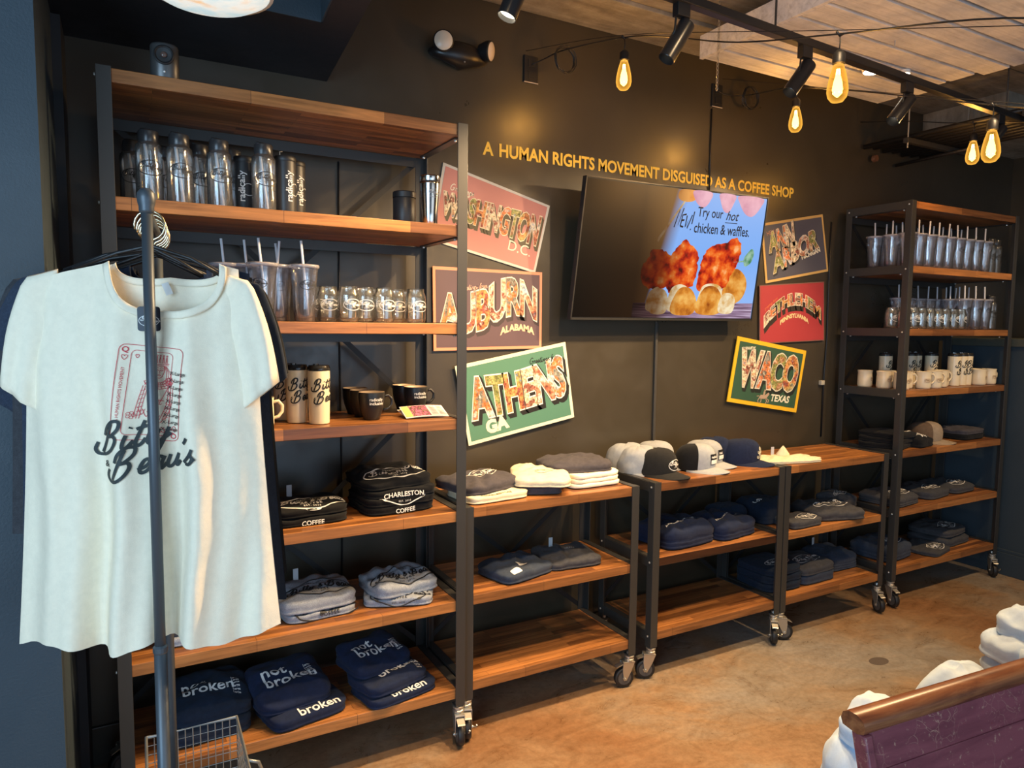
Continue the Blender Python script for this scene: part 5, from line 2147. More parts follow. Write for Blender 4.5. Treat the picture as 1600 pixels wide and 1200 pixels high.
# ------------------------------------------------------------------ postcards on the wall
def collage(name, pal, sc=30):
    return mat_collage(name, pal, sc)


PAL_A = collage('photo_letters_warm', [(.10, .22, .48), (.70, .42, .22), (.82, .72, .52), (.32, .10, .07), (.10, .13, .07)], 15)
PAL_B = collage('photo_letters_cool', [(.20, .38, .62), (.60, .62, .60), (.78, .22, .06), (.22, .22, .19), (.60, .55, .42)], 12)
PAL_C = collage('photo_letters_mixed', [(.10, .20, .36), (.50, .40, .14), (.66, .28, .10), (.28, .06, .05), (.66, .60, .52)], 15)
PAL_E = collage('photo_letters_brick', [(.10, .14, .20), (.35, .10, .06), (.62, .28, .16), (.78, .70, .58), (.30, .42, .60)], 13)
PAL_D = collage('photo_letters_green', [(.30, .45, .62), (.52, .46, .18), (.22, .26, .08), (.50, .24, .12), (.66, .56, .40)], 16)


def postcard(name, label, TL, TR, BR, BL, bcol, icol, border, y=WY - .006, bw=.022):
    C = [Vector((p[0], p[1])) for p in (TL, TR, BR, BL)]
    t = thing(name, label, 'postcard', (C[3].x, y, C[3].y), 0, 'large greeting postcards on the back wall')

    def W(u, v, off=0.0):
        p = C[3].lerp(C[2], u).lerp(C[0].lerp(C[1], u), v)
        return Vector((p.x - C[3].x, -off, p.y - C[3].y))
    m = MB()
    m.quadbox([W(0, 0, 0), W(1, 0, 0), W(1, 1, 0), W(0, 1, 0)], [W(0, 0, -.005), W(1, 0, -.005), W(1, 1, -.005), W(0, 1, -.005)])
    m.build('board', simple(name + '_border', bcol, .6), t, fix=True)
    bu, bv = border, border * 1.55
    m = MB()
    m.add([W(bu, bv, .0008), W(1 - bu, bv, .0008), W(1 - bu, 1 - bv, .0008), W(bu, 1 - bv, .0008)], [(0, 1, 2, 3)])
    m.build('ground', simple(name + '_ground', icol, .55), t)
    return t, W


def big_letters(t, W, text, x0, x1, base, height, photo, outline=(.86, .82, .74), shadow=(.03, .025, .02), sh=(.018, -.035), bold=.05, per=None):
    """letters with photo fill; base(u) and height(u) in card units"""
    vs, fs = text2d(text, 1.0, bold, 0, .94)
    ox0, ox1 = min(v[0] for v in vs), max(v[0] for v in vs)

    def mk(name, bld, off, mat, du=0, dv=0, ext=False):
        # one mesh per letter layer
        v2, f2 = text2d(text, 1.0, bld, 0, .94)

        def pt(a, b):
            u = x0 + (x1 - x0) * (a - ox0) / (ox1 - ox0)
            v = base(u) + height(u) * (b / .70)
            return u + du, v + dv
        mb = MB()
        mb.add([W(*pt(a, b), off) for a, b in v2], f2)
        return mb.build(name, mat, t)
    sm = simple('letter_shadow', shadow, .6)
    for k in range(1, 4):
        mk('letter_shadow', bold + .03, .0010 + .0001 * (3 - k), sm, sh[0] * k / 3, sh[1] * k / 3)
    mk('letter_outline', bold + .012, .0016, simple('letter_outline', outline, .6))
    v2, f2 = text2d(text, 1.0, bold - .014, 0, .94)
    par = list(range(len(v2)))

    def find(i):
        while par[i] != i:
            par[i] = par[par[i]]
            i = par[i]
        return i
    for f in f2:
        for i in f[1:]:
            par[find(i)] = find(f[0])
    comp = {}
    for f in f2:
        comp.setdefault(find(f[0]), []).append(f)
    order = sorted(comp.values(), key=lambda fs_: min(v2[i][0] for f in fs_ for i in f))
    for k, fs_ in enumerate(order):
        used = sorted({i for f in fs_ for i in f})
        ix = {i: j for j, i in enumerate(used)}
        mb = MB()
        pts = []
        for i in used:
            a, b = v2[i]
            u = x0 + (x1 - x0) * (a - ox0) / (ox1 - ox0)
            pts.append(W(u, base(u) + height(u) * (b / .70), .0021))
        mb.add(pts, [tuple(ix[i] for i in f) for f in fs_])
        mb.build('photo_letter', photo[k % len(photo)], t)


def small_words(t, W, text, u, v, size, mat, rot=0.0, bold=.02, name='small_words', asp=1.6, bend=None, sx=.62, shear=0, off=.0016, fat=None):
    P = Print2D()
    P.text(text, 0, 0, 1.0, bold, shear, align='CENTER')
    mb = MB()
    c, q = math.cos(rot), math.sin(rot)
    out = []
    for a, b in P.v:
        a2, b2 = a * size * sx, b * size * 1.0
        if bend:
            a2, b2 = bend(a2, b2)
        out.append(W(u + (a2 * c - b2 * q * .62), v + (a2 * q * 1.6 + b2 * c), off))
    mb.add(out, P.f)
    mb.build(name, mat, t)


def hand_words(t, W, text, u, v, size, mat, rot=0.0):
    P = Print2D()
    script(P, text, 0, 0, 1.0, .12)
    c, q = math.cos(rot), math.sin(rot)
    mb = MB()
    mb.add([W(u + (a * c - b * q) * size * .62, v + (a * q + b * c) * size, .0016) for a, b in P.v], P.f)
    mb.build('handwritten_words', mat, t)


cw_ = simple('cream_ink', (.84, .78, .62), .6)
t, W = postcard('postcard', 'pink Washington D.C. postcard, highest on the left of the television', (1.209, 2.250), (1.738, 2.118), (1.664, 1.809), (1.150, 1.925), (.62, .62, .56), (.56, .235, .205), .022, y=WY - .006)
big_letters(t, W, 'WASHINGTON', .04, .95, lambda u: .38 + .02 * u, lambda u: .26 + .14 * u, [PAL_A, PAL_B, PAL_D, PAL_C, PAL_E], (.82, .72, .52), (.10, .085, .05), (.02, -.05))
small_words(t, W, 'D.C.', .80, .20, .20, cw_, -.0, .0)
hand_words(t, W, 'Greetings', .09, .70, .085, cw_, .08)
t, W = postcard('postcard', 'plum Auburn Alabama postcard with orange border, middle left', (1.158, 1.816), (1.698, 1.814), (1.700, 1.467), (1.164, 1.459), (.78, .30, .18), (.115, .070, .085), .024, y=WY - .012)
big_letters(t, W, 'AUBURN', .05, .95, lambda u: .34 - .10 * math.sin(min(1, u / .5) * PI * .9) * (u < .5) + (.12 * math.sin((u - .5) * PI / .5) if u > .5 else 0),
            lambda u: .36 + .10 * math.sin(u * PI), [PAL_B, PAL_E, PAL_C, PAL_A], (.84, .78, .66), (.05, .035, .04), (.015, -.04))
small_words(t, W, 'ALABAMA', .76, .24, .115, simple('peach_ink', (.88, .55, .36), .6), 0, .05, bend=lambda a, b: (a, b - 2.2 * a * a))
hand_words(t, W, 'Greetings from', .22, .72, .07, simple('peach_hand', (.75, .45, .34), .6), .12)
t, W = postcard('postcard', 'green Athens GA postcard, lowest on the left of the television', (1.260, 1.392), (1.827, 1.496), (1.885, 1.137), (1.329, 1.039), (.80, .80, .60), (.085, .225, .155), .028, y=WY - .018)
big_letters(t, W, 'ATHENS', .06, .955, lambda u: .34 - .03 * math.sin(u * PI * 1.2), lambda u: .46 + .02 * math.cos(u * 6), [PAL_B, PAL_D, PAL_C, PAL_A, PAL_E], (.88, .86, .78), (.012, .012, .012), (.022, -.05), .06)
small_words(t, W, 'GA', .27, .10, .22, simple('pale_cream', (.82, .80, .62), .6), .06, .06)
hand_words(t, W, 'Greetings from', .64, .82, .075, M['ink_black'], -.02)
t, W = postcard('postcard', 'slate Ann Arbor Michigan postcard with gold border, top right of the television', (3.110, 2.145), (3.615, 2.238), (3.690, 1.911), (3.165, 1.820), (.66, .42, .14), (.085, .085, .115), .028, y=WY - .006)
big_letters(t, W, 'ANN', .08, .50, lambda u: .50 + .12 * u, lambda u: .28 + .22 * u, [PAL_D, PAL_B, PAL_A, PAL_E], (.78, .66, .44), (.03, .03, .035), (.012, -.03))
big_letters(t, W, 'ARBOR', .12, .88, lambda u: .10 + .42 * u, lambda u: .30 + .02 * u, [PAL_D, PAL_B, PAL_A, PAL_E], (.80, .68, .48), (.03, .03, .035), (.012, -.03))
small_words(t, W, 'MICHIGAN', .74, .33, .105, cw_, .16, .05)
small_words(t, W, 'HELLO!', .17, .80, .10, simple('rust_ink', (.55, .25, .14), .6), .10, .0)
t, W = postcard('postcard', 'red Bethlehem Pennsylvania postcard right of the television', (3.109, 1.807), (3.648, 1.849), (3.673, 1.501), (3.127, 1.483), (.20, .10, .08), (.40, .042, .05), .010, y=WY - .012)
big_letters(t, W, 'BETHLEHEM', .06, .94, lambda u: .64 - 1.65 * (u - .53) ** 2, lambda u: .19, [PAL_A, PAL_B, PAL_D, PAL_C, PAL_E], (.86, .78, .62), (.03, .02, .015), (.014, -.085), .05)
small_words(t, W, 'PENNSYLVANIA', .52, .42, .10, simple('straw_ink', (.80, .66, .34), .6), 0, .04, bend=lambda a, b: (a, b - 2.4 * a * a))
small_words(t, W, 'greetings from', .17, .66, .06, simple('orange_ink', (.75, .20, .08), .6), .55, .0, shear=.4)
t, W = postcard('postcard', 'green Waco Texas postcard with yellow border, lowest on the right', (2.950, 1.526), (3.512, 1.441), (3.447, 1.080), (2.886, 1.169), (.80, .48, .02), (.035, .095, .055), .040, y=WY - .018)
big_letters(t, W, 'WACO', .08, .93, lambda u: .30 + .06 * u, lambda u: .50, [PAL_A, PAL_B, PAL_D, PAL_C, PAL_E], (.72, .68, .55), (.015, .02, .015), (.02, -.045), .07)
small_words(t, W, 'TEXAS', .72, .125, .15, cw_, .03, .03, shear=.15)
small_words(t, W, 'HOWDY', .18, .83, .07, cw_, .16, .03)
# little horse and rider on the Waco card
P = Print2D()
P.poly([(0, .1), (.02, .14), (.075, .14), (.10, .17), (.12, .19), (.135, .17), (.115, .13), (.10, .09), (.02, .08)])
for st in ([(.01, .10), (-.01, .05), (.0, .02)], [(.03, .09), (.035, .05), (.02, .015)], [(.09, .10), (.11, .06), (.10, .02)], [(.10, .10), (.135, .08), (.13, .04)], [(.0, .12), (-.03, .11)]):
    P.line(st, .010, smooth=False)
P.line([(.06, .14), (.065, .20)], .022, smooth=False)
P.disc(.068, .215, .012)
mb = MB()
mb.add([W(.42 + a * 1.05, .04 + b * 1.05, .0016) for a, b in P.v], P.f)
mb.build('rider_print', simple('dusty_ink', (.45, .33, .24), .6), t)

# ------------------------------------------------------------------ wall fittings
t = thing('emergency_light', 'black twin head emergency light high on the back wall', 'emergency light', (1.275, WY, 2.700))
bm_ = MB()
bm_.grid(24, 10, lambda u, v: (.135 * math.cos(PI * (1 - u)) * (math.sin(PI * v) ** .5), -.07 * math.sin(PI * u) * math.sin(PI * v) ** .6 - .002, -.055 * math.cos(PI * v) * (.5 + .5 * math.sin(PI * u)) - .010))
bm_.build('housing', simple('satin_black_shell', (.016, .014, .013), .32), t, smooth=True)
for sx_, dx, nm in ((-.088, -.35, 'lamp_head'), (.098, .75, 'lamp_head')):
    hd = MB()
    hd.lathe([(.026, .02), (.040, -.010), (.042, -.030), (.038, -.034)], 22, (0, 0, 0), axis='y')
    o = hd.build(nm, M['black'], t, fix=True, loc=(sx_, -.050, .018), rot=(.15, 0, dx))
    angsmooth(o)
    ls = MB()
    ls.lathe([(.037, -.034), (.030, -.038), (.012, -.041), (.002, -.042)], 22, axis='y', cap0=False)
    ls.build('lens', simple('frosted_lamp_glass', (.85, .72, .55), .25, 0, .5), o, smooth=True, fix=True)
MB().lathe([(.004, 0), (.003, -.003)], 8, (.0, -.070, -.050), axis='y').build('test_button', M['zinc'], t, fix=True)


def outlet(label, x, z):
    t = thing('wall_outlet', label, 'outlet', (x, WY, z))
    MB().box(-.036, .036, -.010, 0, -.058, .058).build('cover_plate', M['black'], t, bev=.003)
    MB().box(-.017, .017, -.013, -.010, -.042, -.008).box(-.017, .017, -.013, -.010, .008, .042).build('socket', M['black'], t, bev=.002)
    MB().box(-.036, .036, -.012, -.009, -.060, -.056).build('lower_lip', simple('worn_edge', (.5, .42, .34), .5), t)
    return t


outlet('black wall outlet feeding the first bulb string', 1.628, 2.702)
outlet('black wall outlet feeding the string above the television', 2.748, 2.770)
tag(MB().tube([(2.716, WY - .006, 2.245), (2.716, WY - .006, 2.70)], .004, 8).build('cable_channel', M['black'], smooth=True),
    'thin black cable rising from the television to the outlet', 'cable')
tag(MB().box(2.378, 2.394, WY - .012, WY - .0005, .30, 1.60).build('cable_channel', simple('raceway', (.05, .046, .04), .5), bev=.002),
    'flat cable channel running down the wall below the television', 'cable channel')
tag(MB().tube([(.765, WY - .005, 2.2), (.762, WY - .005, 1.6), (.768, WY - .005, .9), (.76, WY - .005, .3)], .0035, 6).build('wall_cable', M['black'], smooth=True),
    'thin black cable running down the wall behind the left rack', 'cable')
tag(MB().box(.38, .86, WY - .05, WY - .001, 1.868, 1.925).build('wall_rail', simple('grey_rail', (.12, .125, .12), .5), bev=.002),
    'grey metal strip on the wall under the bottle shelf', 'rail')
tag(MB().tube([(3.70, WY - .004, 2.2), (3.69, WY - .012, 1.9), (3.705, WY - .006, 1.5), (3.69, WY - .01, 1.3), (3.695, WY - .004, .92)], .005, 6).build('hanging_cable', M['black'], smooth=True),
    'black cable hanging down beside the far rack', 'cable')
tag(MB().box(3.655, 3.685, WY - .022, WY - .0005, 1.235, 1.262).build('cable_clip', simple('beige_clip', (.5, .46, .36), .5), bev=.003),
    'small beige cable clip on the wall beside the far rack', 'clip')

# ------------------------------------------------------------------ bulb strings
BULB_GLASS, nt_, out_ = newmat('amber_bulb_glass')
tr1 = N(nt_, 'ShaderNodeBsdfTransparent')
tr1.inputs[0].default_value = (1.0, .80, .42, 1)
em1 = N(nt_, 'ShaderNodeEmission')
em1.inputs[0].default_value = (1.0, .50, .07, 1)
em1.inputs[1].default_value = 1.25
lw1 = N(nt_, 'ShaderNodeLayerWeight')
lw1.inputs[0].default_value = .35
mx1 = N(nt_, 'ShaderNodeMixShader')
rp1 = ramp(nt_, lw1.outputs['Facing'], [(.0, (.12, .12, .12)), (.75, (.9, .9, .9))])
nt_.links.new(rp1.outputs[0], mx1.inputs[0])
nt_.links.new(tr1.outputs[0], mx1.inputs[1])
nt_.links.new(em1.outputs[0], mx1.inputs[2])
nt_.links.new(mx1.outputs[0], out_.inputs[0])
FIL = mat_emit('glowing_filament', (1.0, .62, .22), 26)
HALO = mat_emit('bulb_core', (1.0, .74, .30), 7)


def bulb(label, x, y, z, drop=.045):
    """z is the centre of the glass"""
    t = thing('filament_bulb', label, 'light bulb', (x, y, z), 0, 'filament bulbs on the strings')
    MB().lathe([(.004, -.062), (.018, -.058), (.028, -.045), (.0315, -.028), (.030, -.008), (.024, .022), (.017, .045), (.0135, .056)], 24, cap1=False).build('glass_envelope', BULB_GLASS, t, smooth=True)
    MB().lathe([(.003, -.045), (.012, -.036), (.016, -.022), (.013, .0), (.007, .022), (.003, .034)], 16).build('glowing_core', HALO, t, smooth=True)
    fm = MB()
    for k in range(6):
        a = 2 * PI * k / 6
        fm.tube([(.004 * math.cos(a), .004 * math.sin(a), .040), (.013 * math.cos(a), .013 * math.sin(a), -.034)], .0012, 5)
    fm.build('filament', FIL, t)
    angsmooth(MB().lathe([(.0145, .052), (.019, .056), (.019, .084), (.014, .090), (.009, .096), (.005, .098)], 18).build('socket', M['black'], t))
    MB().tube([(0, 0, .096), (.002, 0, .096 + drop * .5), (0, 0, .098 + drop)], .0022, 6).build('drop_cord', M['black'], t, smooth=True)
    MB().tube([(-.016, 0, .104 + drop), (0, 0, .094 + drop), (.016, 0, .104 + drop)], .004, 6).build('cord_joint', M['black'], t, smooth=True)
    point_light('bulb_light', (x, y, z - .01), 13, (1.0, .56, .18), .032)
    return t


B = [(1.810, 2.360, 2.584), (1.97, 1.49, 2.332), (2.83, 2.36, 2.559), (2.83, 1.48, 2.250), (3.83, 2.09, 2.475)]
for (x, y, z), lb in zip(B, ['glowing amber filament bulb nearest the wall, left of the others', 'largest glowing filament bulb, below the track beside the pallet',
                             'small glowing filament bulb hanging over the end of the slogan', 'glowing filament bulb at the right, larger of the close pair',
                             'glowing filament bulb at the right, smaller of the close pair']):
    bulb(lb, x, y, z)


def cord(label, pts, r=.0028, name='string_cord'):
    P3 = []
    P_ = [Vector(p) for p in pts]
    for i in range(len(P_) - 1):
        a = P_[i - 1] if i else P_[i]
        b, c = P_[i], P_[i + 1]
        d = P_[i + 2] if i + 2 < len(P_) else c
        for k in range(6):
            q = k / 6
            P3.append(.5 * ((2 * b) + (c - a) * q + (2 * a - 5 * b + 4 * c - d) * q * q + (3 * b - 3 * c + d - a) * q ** 3))
    P3.append(P_[-1])
    return tag(MB().tube(P3, r, 6).build(name, M['black'], smooth=True), label, 'cord')


def coil(label, x, y, z, r):
    t = thing('cord_coil', label, 'cord coil', (x, y, z))
    rc = random.Random(int(x * 100))
    for k in range(4):
        a0 = rc.uniform(0, 6)
        rr_ = r * rc.uniform(.88, 1.06)
        pts = [((rr_) * math.cos(a), rc.uniform(-.004, .004) + .004 * k, rr_ * 1.05 * math.sin(a)) for a in [2 * PI * j / 20 for j in range(20)]]
        MB().tube([(p[0] + rc.uniform(-.002, .002), p[1], p[2]) for p in pts], .0026, 6, closed=True).build('loop', M['black'], t, smooth=True)


T1 = .145
cord('black cord of the first bulb string running toward the room', [(1.628, 2.785, 2.72), (1.66, 2.74, 2.735), (1.70, 2.62, 2.745), (1.81, 2.36, 2.584 + T1), (1.85, 2.15, 2.668), (1.91, 1.85, 2.56), (1.97, 1.49, 2.332 + T1), (2.04, 1.05, 2.38), (2.13, .62, 2.22)])
cord('thin support wire above the first bulb string', [(1.60, 2.79, 2.775), (1.81, 2.36, 2.738), (1.97, 1.49, 2.488), (2.13, .62, 2.24)], .0013, 'support_wire')
coil('coiled spare cord on the first bulb string', 1.70, 2.62, 2.705, .052)
cord('black cord of the second bulb string above the slogan', [(2.748, 2.785, 2.79), (2.80, 2.77, 2.775), (2.90, 2.73, 2.78), (2.86, 2.55, 2.745), (2.83, 2.36, 2.559 + T1), (2.83, 2.0, 2.585), (2.83, 1.48, 2.250 + T1), (2.86, .9, 2.2)])
cord('thin support wire above the second bulb string', [(2.78, 2.79, 2.86), (2.83, 2.36, 2.714), (2.83, 1.48, 2.408), (2.86, .9, 2.21)], .0013, 'support_wire')
coil('coiled spare cord on the second bulb string', 2.90, 2.70, 2.760, .055)
cord('black cord of the third bulb string at the right', [(3.90, 2.78, 2.80), (3.86, 2.45, 2.72), (3.83, 2.09, 2.475 + T1), (3.80, 1.3, 2.45)])

# ------------------------------------------------------------------ lighting track with cylinder heads
TA, TB = Vector((.55, 1.735, 2.615)), Vector((4.15, 1.945, 2.615))
t = thing('light_track', 'long black ceiling track carrying the cylinder spotlights', 'light track')
MB().bar(TA, TB, .034, .030).build('track_rail', M['black'], t, bev=.003)
for q in (.12, .42, .90):
    p = TA.lerp(TB, q)
    MB().tube([p, p + Vector((0, 0, CZ - 2.615))], .004, 8).build('suspension_rod', M['steel_black'], t)
SPOT = simple('satin_black_cylinder', (.022, .022, .024), .30, .3)


def track_head(label, x, y, lean, target, power, lit=False, ang=52):
    zt = 2.60
    t = thing('track_spotlight', label, 'spotlight', (x, y, zt), 0, 'cylinder spotlights on the ceiling track')
    MB().box(-.026, .026, -.014, .014, -.040, .002).build('adapter', M['black'], t, bev=.002)
    d = Vector(lean).normalized()
    top = Vector((.028, 0, -.050))
    MB().tube([(0, 0, -.038), (-.022, 0, -.045), (-.026, 0, -.085), top + d * .055 + Vector((-.028, 0, 0))], .0035, 6).build('yoke', M['black'], t)
    q = d.to_track_quat('Z', 'Y').to_euler()
    o = MB().lathe([(.020, 0), (.026, .004), (.0275, .010), (.0275, .138), (.0262, .140), (.0258, .128), (.0256, .070)], 24, cap1=False).build('cylinder', SPOT, t, loc=tuple(top), rot=q)
    angsmooth(o, 30)
    zl = .128 if lit else .070
    MB().lathe([(.0255, zl - .002), (.020, zl), (.003, zl + .001)], 20, cap0=False).build('lens', mat_emit('lit_lens', (1, .86, .62), 6.0), o)
    MB().tube([(0, 0, 0), (.006, .004, -.012), (-.010, .004, -.016), (-.016, 0, .0), (-.012, -.002, .018)], .0028, 6).build('flex_lead', M['black'], o, smooth=True)
    spot_light('track_spot_light', Vector((x, y, zt)) + top + d * .150, Vector((x, y, zt)) + top + d * 3.0, power, WARM, ang, .85, .02)
    return t


heads = [(.985, 1.775, (-.36, .10, -.93), (.60, 2.8, 1.2), 'first cylinder spotlight, at the top edge left of the others'),
         (1.605, 1.80, (-.48, .16, -.86), (1.15, 2.8, 1.9), 'cylinder spotlight beside the brown ceiling strip'),
         (2.234, 1.833, (-.55, .16, -.82), (1.65, 2.8, 1.9), 'cylinder spotlight left of the large bulb'),
         (2.920, 1.873, (-.60, .16, -.78), (2.40, 2.8, 1.9), 'cylinder spotlight right of the large bulb'),
         (3.729, 1.920, (-.62, .16, -.76), (3.15, 2.8, 1.9), 'cylinder spotlight above the close pair of bulbs')]
for x, y, ln_, tg_, lb in heads:
    track_head(lb, x, y, ln_, tg_, 60 if x < 1.2 else 125 if x < 3.2 else 90, x < 1.2, 112)

# lit round lamps under the pallet
for x, y, r_, lb in ((3.07, 2.14, .040, 'larger round lit lamp under the white pallet'), (3.22, 2.08, .020, 'smaller round lit lamp under the white pallet')):
    t = thing('puck_lamp', lb, 'lamp', (x, y, 2.752))
    MB().lathe([(r_, .0), (r_ * 1.15, .004), (r_ * 1.15, .016)], 20).build('casing', M['paper'], t)
    MB().lathe([(.001, -.002), (r_, -.0015), (r_, .001)], 20).build('diffuser', mat_emit('lamp_diffuser', (1.0, .88, .7), 8), t)

# ------------------------------------------------------------------ white pallet ceiling panel
t = thing('pallet_panel', 'whitewashed pallet panel hanging under the concrete ceiling', 'pallet', (2.31, 1.30, 2.77))
PW, PD = 1.27, 1.16
rp = random.Random(3)
nsl = 9
sw = PD / nsl
for k in range(nsl):
    y0 = k * sw
    e_ = rp.uniform(-.03, .05)
    MB().box(.0 + .022, PW + e_, y0 + .009, y0 + sw - .009, 0, .016).build('slat', M['pallet'], t, bev=.0015)
for k in range(5):
    x0 = .03 + k * (PW - .12) / 4
    MB().box(x0, x0 + .09, .0, PD, .016, .075).build('stringer', M['pallet'], t, bev=.0015)
MB().box(0, .020, -.01, PD + .004, 0, .10).build('side_fascia', M['pallet'], t, bev=.0015)
MB().box(0, PW + .04, -.030, -.011, 0, .10).build('front_fascia', M['pallet'], t, bev=.0015)
MB().box(.02, PW, 0, PD, .076, .10).build('backing', simple('dark_backing', (.05, .035, .025), .8), t)
for x, y, nm in ((.12, 1.02, 'chain'), (.55, .60, 'rod'), (1.1, 1.0, 'rod'), (1.15, .2, 'rod')):
    if nm == 'rod':
        MB().tube([(x, y, -.03), (x, y, CZ - 2.77)], .003, 6).build('hanging_rod', M['bolt'], t)
    else:
        cm = MB()
        for j in range(22):
            zc = CZ - 2.77 - .012 - j * .017
            rot = j % 2
            pts = [((.005 if not rot else 0) * math.cos(a), (.005 if rot else 0) * math.cos(a), zc + .010 * math.sin(a)) for a in [2 * PI * q / 8 for q in range(8)]]
            cm.tube([(x - .15 + p[0], y + p[1], p[2]) for p in pts], .0014, 5, closed=True)
        cm.build('chain', M['zinc'], t)

# ------------------------------------------------------------------ black conduit rack near the ceiling
t = thing('conduit_rack', 'black hung tray of parallel conduits near the far ceiling', 'conduit rack', (3.905, 1.85, 2.66))
for k in range(9):
    x = .04 + k * .062
    MB().tube([(x, -.10, .0), (x, .93 - .02 * (k % 3), .0)], .014, 10).build('conduit', M['black'], t, smooth=True)
for y in (.02, .62):
    MB().box(-.02, .60, y, y + .03, -.044, -.016).build('strut', M['steel_black'], t, bev=.002)
    for x in (0, .58):
        MB().tube([(x, y + .015, -.07), (x, y + .015, CZ - 2.685)], .004, 6).build('threaded_rod', M['bolt'], t)
MB().tube([(.28, .35, -.075), (.34, .92, -.075)], .010, 8).build('conduit', M['black'], t, smooth=True)
MB().lathe([(.020, 0), (.022, .02), (.012, .03)], 12, (.12, .90, -.06), axis='y').build('bushing', simple('copper_bushing', (.25, .12, .07), .5, .6), t)

# ------------------------------------------------------------------ round ceiling lamp by the soffit
t = thing('dome_lamp', 'round mottled glass ceiling lamp at the top edge', 'ceiling lamp', (.215, 1.985, 2.408))
DG, nt_, out_ = newmat('mottled_lamp_glass')
b_ = principled(nt_, out_, (.8, .85, .85), .3)
mp_ = coords(nt_)
nn = noisetex(nt_, mp_, 14, 4, .6)
rr_ = ramp(nt_, nn, [(.35, (.55, .75, .8)), (.55, (.85, .88, .82)), (.7, (.9, .6, .35))])
nt_.links.new(rr_.outputs[0], b_.inputs['Base Color'])
nt_.links.new(rr_.outputs[0], b_.inputs['Emission Color'])
b_.inputs['Emission Strength'].default_value = .75
MB().lathe([(.002, -.040), (.06, -.038), (.12, -.026), (.150, -.008), (.153, .0)], 36, cap1=False).build('glass_dish', DG, t, smooth=True)
MB().lathe([(.150, -.004), (.160, -.006), (.163, .004), (.152, .010)], 36, cap0=False, cap1=False).build('rim', simple('pale_rim', (.75, .8, .8), .3), t, smooth=True)
MB().tube([(0, 0, .0), (0, 0, .47)], .008, 8).build('stem', M['zinc'], t)

# ------------------------------------------------------------------ pew back at the lower right and the white garments behind it
PEW, nt_, out_ = newmat('scuffed_maroon_varnish')
b_ = principled(nt_, out_, (.12, .03, .03), .30, 0, .5)
mp_ = coords(nt_, (3, 20, 20))
nn = noisetex(nt_, mp_, 1.4, 6, .65, .5)
base = ramp(nt_, nn, [(.3, (.13, .030, .042)), (.6, (.23, .062, .075))])
mp2 = coords(nt_, (1, 1, 1))
sc_ = N(nt_, 'ShaderNodeTexVoronoi', feature='DISTANCE_TO_EDGE')
sc_.inputs['Scale'].default_value = 7
dn = N(nt_, 'ShaderNodeTexNoise')
dn.inputs['Scale'].default_value = 9
nt_.links.new(mp2.outputs[0], dn.inputs['Vector'])
av = N(nt_, 'ShaderNodeVectorMath', operation='ADD')
nt_.links.new(mp2.outputs[0], av.inputs[0])
nt_.links.new(dn.outputs['Color'], av.inputs[1])
nt_.links.new(av.outputs[0], sc_.inputs['Vector'])
scr = ramp(nt_, sc_.outputs['Distance'], [(.0, (1, 1, 1)), (.012, (0, 0, 0))])
msk = noisetex(nt_, mp2, 6, 3, .5)
mk_ = ramp(nt_, msk, [(.48, (0, 0, 0)), (.60, (.9, .9, .9))])
mm = mixc(nt_, scr.outputs[0], mk_.outputs[0], 1.0, 'MULTIPLY')
fl_ = noisetex(nt_, mp2, 85, 4, .7)
fk = ramp(nt_, fl_, [(.62, (0, 0, 0)), (.70, (.6, .6, .6))])
m2 = mixc(nt_, mm, fk.outputs[0], 1.0, 'ADD')
cc = mixc(nt_, base.outputs[0], (.52, .32, .22), m2)
nt_.links.new(cc, b_.inputs['Base Color'])
PEWR, nt_, out_ = newmat('worn_orange_rail_wood')
b_ = principled(nt_, out_, (.35, .14, .05), .28)
mp_ = coords(nt_, (4, 30, 30))
nn = noisetex(nt_, mp_, 1.2, 6, .65, .6)
base = ramp(nt_, nn, [(.3, (.08, .024, .014)), (.5, (.22, .075, .030)), (.7, (.36, .15, .06))])
nt_.links.new(base.outputs[0], b_.inputs['Base Color'])

t = thing('pew', 'scuffed maroon wooden pew back with rounded orange top rail', 'bench', (1.225, .818, -.072), -.085)
lean_ = -.20   # the back leans away at the top
L_ = 1.35
yz = lambda z: (z - .90) * .26
m = MB()
prof = []
for k in range(15):
    a = R(-70 + k * 250 / 14)
    prof.append((.0 + .022 * math.cos(a) * 1.15, .885 + .020 * math.sin(a)))
prof = [(.021, .872), (.026, .884), (.022, .897), (.008, .905), (-.010, .905), (-.024, .898), (-.030, .886), (-.026, .874), (-.012, .868)]
vs = [(x, p[0], p[1]) for x in (-.012, L_) for p in prof]
n = len(prof)
m.add(vs, [tuple(range(n)), tuple(range(2 * n - 1, n - 1, -1))] + [(i, n + i, n + (i + 1) % n, (i + 1) % n) for i in range(n)])
o = angsmooth(m.build('top_rail', PEWR, t, fix=True), 50)
for k, (za, zb) in enumerate([(.868, .800), (.799, .700), (.699, .560), (.559, .42)]):
    m = MB()
    m.quadbox([(.012, yz(zb) - .010, zb), (L_, yz(zb) - .010, zb), (L_, yz(za) - .010, za), (.012, yz(za) - .010, za)],
              [(.012, yz(zb) + .012, zb), (L_, yz(zb) + .012, zb), (L_, yz(za) + .012, za), (.012, yz(za) + .012, za)])
    m.build('back_board', PEW, t, fix=True, bev=.0015)
m = MB()
m.quadbox([(-.008, yz(.0) - .022, 0), (.014, yz(.0) - .022, 0), (.014, yz(.868) - .018, .868), (-.008, yz(.868) - .018, .868)],
          [(-.008, yz(.0) + .02, 0), (.014, yz(.0) + .02, 0), (.014, yz(.868) + .014, .868), (-.008, yz(.868) + .014, .868)])
m.build('end_board', PEW, t, fix=True, bev=.004)
MB().box(-.005, L_, -.56, -.11, .40, .435).build('seat_board', PEW, t, bev=.004)
MB().box(L_ - .03, L_, -.55, -.02, 0, .40).build('end_board', PEW, t, bev=.004)
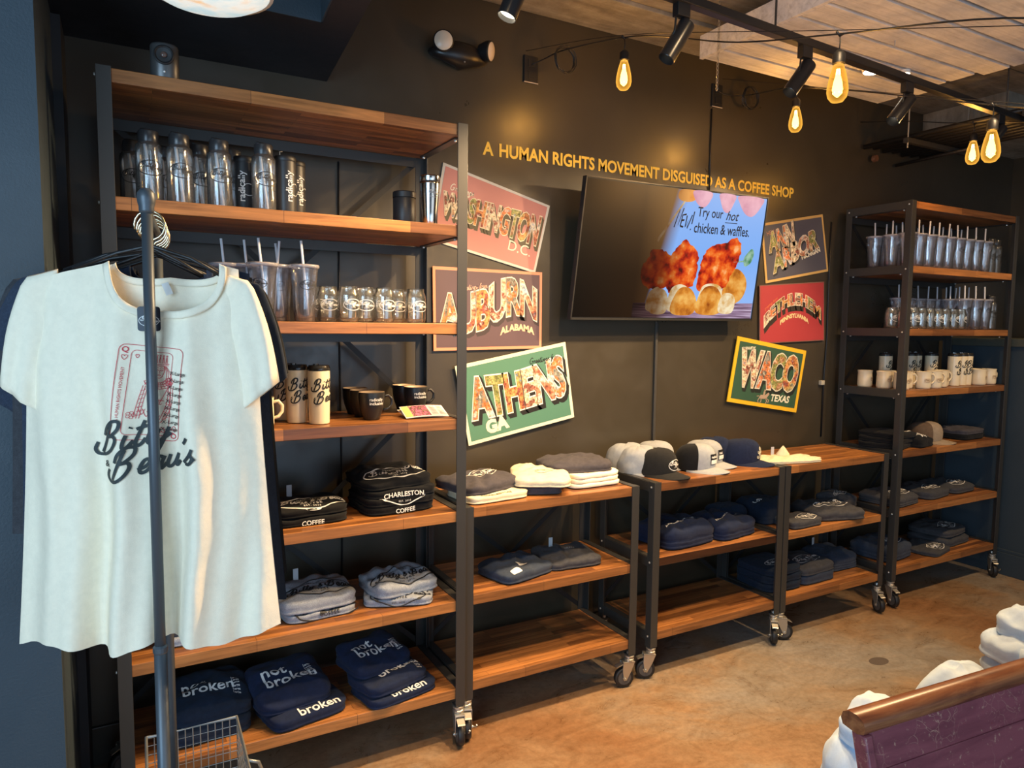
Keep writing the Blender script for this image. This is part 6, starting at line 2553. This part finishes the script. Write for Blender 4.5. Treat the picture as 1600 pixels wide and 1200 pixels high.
MB().box(.02, L_ - .03, -.14, -.11, 0, .40).build('back_board', PEW, t, bev=.002)

# low table behind the pew with piles of white sweatshirts
t = thing('display_bench', 'low brown wooden bench top just behind the pew', 'bench', (1.665, .97, 0))
MB().box(-.02, 1.3, .0, .225, .345, .380).build('bench_top', PEWR, t, bev=.004)
for x in (.05, 1.2):
    for y in (.04, .18):
        MB().box(x - .025, x + .025, y - .025, y + .025, 0, .345).build('leg', PEWR, t, bev=.003)


def heap(name, label, x, y, z, rz, w, d, h, mat, seed, n=3, sleeve=False):
    t = thing(name, label, 'sweatshirt', (x, y, z), rz, 'white sweatshirts piled behind the pew')
    F = Fold(w, d, h, seed, .60, .013, 1.0, (0, 0), 2.6, 3.0, .14)
    F.mesh('folded_body', mat, t, n, 14, 72)
    if sleeve:
        pts, rs = [], []
        for k in range(12):
            q = k / 11
            a = PI * (1.15 + .55 * q)
            pts.append((w * .50 * math.cos(a), d * .50 * math.sin(a) * 1.05, h * (.55 - .25 * q)))
            rs.append(.030 - .010 * q + .004 * math.sin(k * 2.1))
        MB().tube(pts, rs, 14).build('sleeve', mat, t, smooth=True)
    return t


heap('folded_sweatshirt', 'white sweatshirt drooping beside the pew end', 1.640, 1.05, .382, .25, .25, .20, .165, M['c_white'], 201, 4)
heap('folded_sweatshirt', 'white sweatshirt rumpled on top beside the pew end', 1.680, 1.05, .538, .3, .24, .17, .066, M['c_white'], 202, 2, True)
heap('folded_sweatshirt', 'white sweatshirt rising just over the middle of the pew rail', 2.06, 1.07, .382, .1, .26, .17, .232, M['c_white'], 203, 5)
heap('folded_sweatshirt', 'white sweatshirt low in the tall pile at the right edge', 2.605, 1.14, .382, .1, .26, .24, .12, M['c_white'], 204, 4)
heap('folded_sweatshirt', 'white sweatshirt in the middle of the tall pile at the right edge', 2.595, 1.14, .490, -.2, .25, .22, .080, M['c_white'], 205, 2, True)
heap('folded_sweatshirt', 'white sweatshirt topmost of the tall pile at the right edge', 2.64, 1.14, .560, .15, .22, .19, .078, M['c_white'], 206, 2, True)
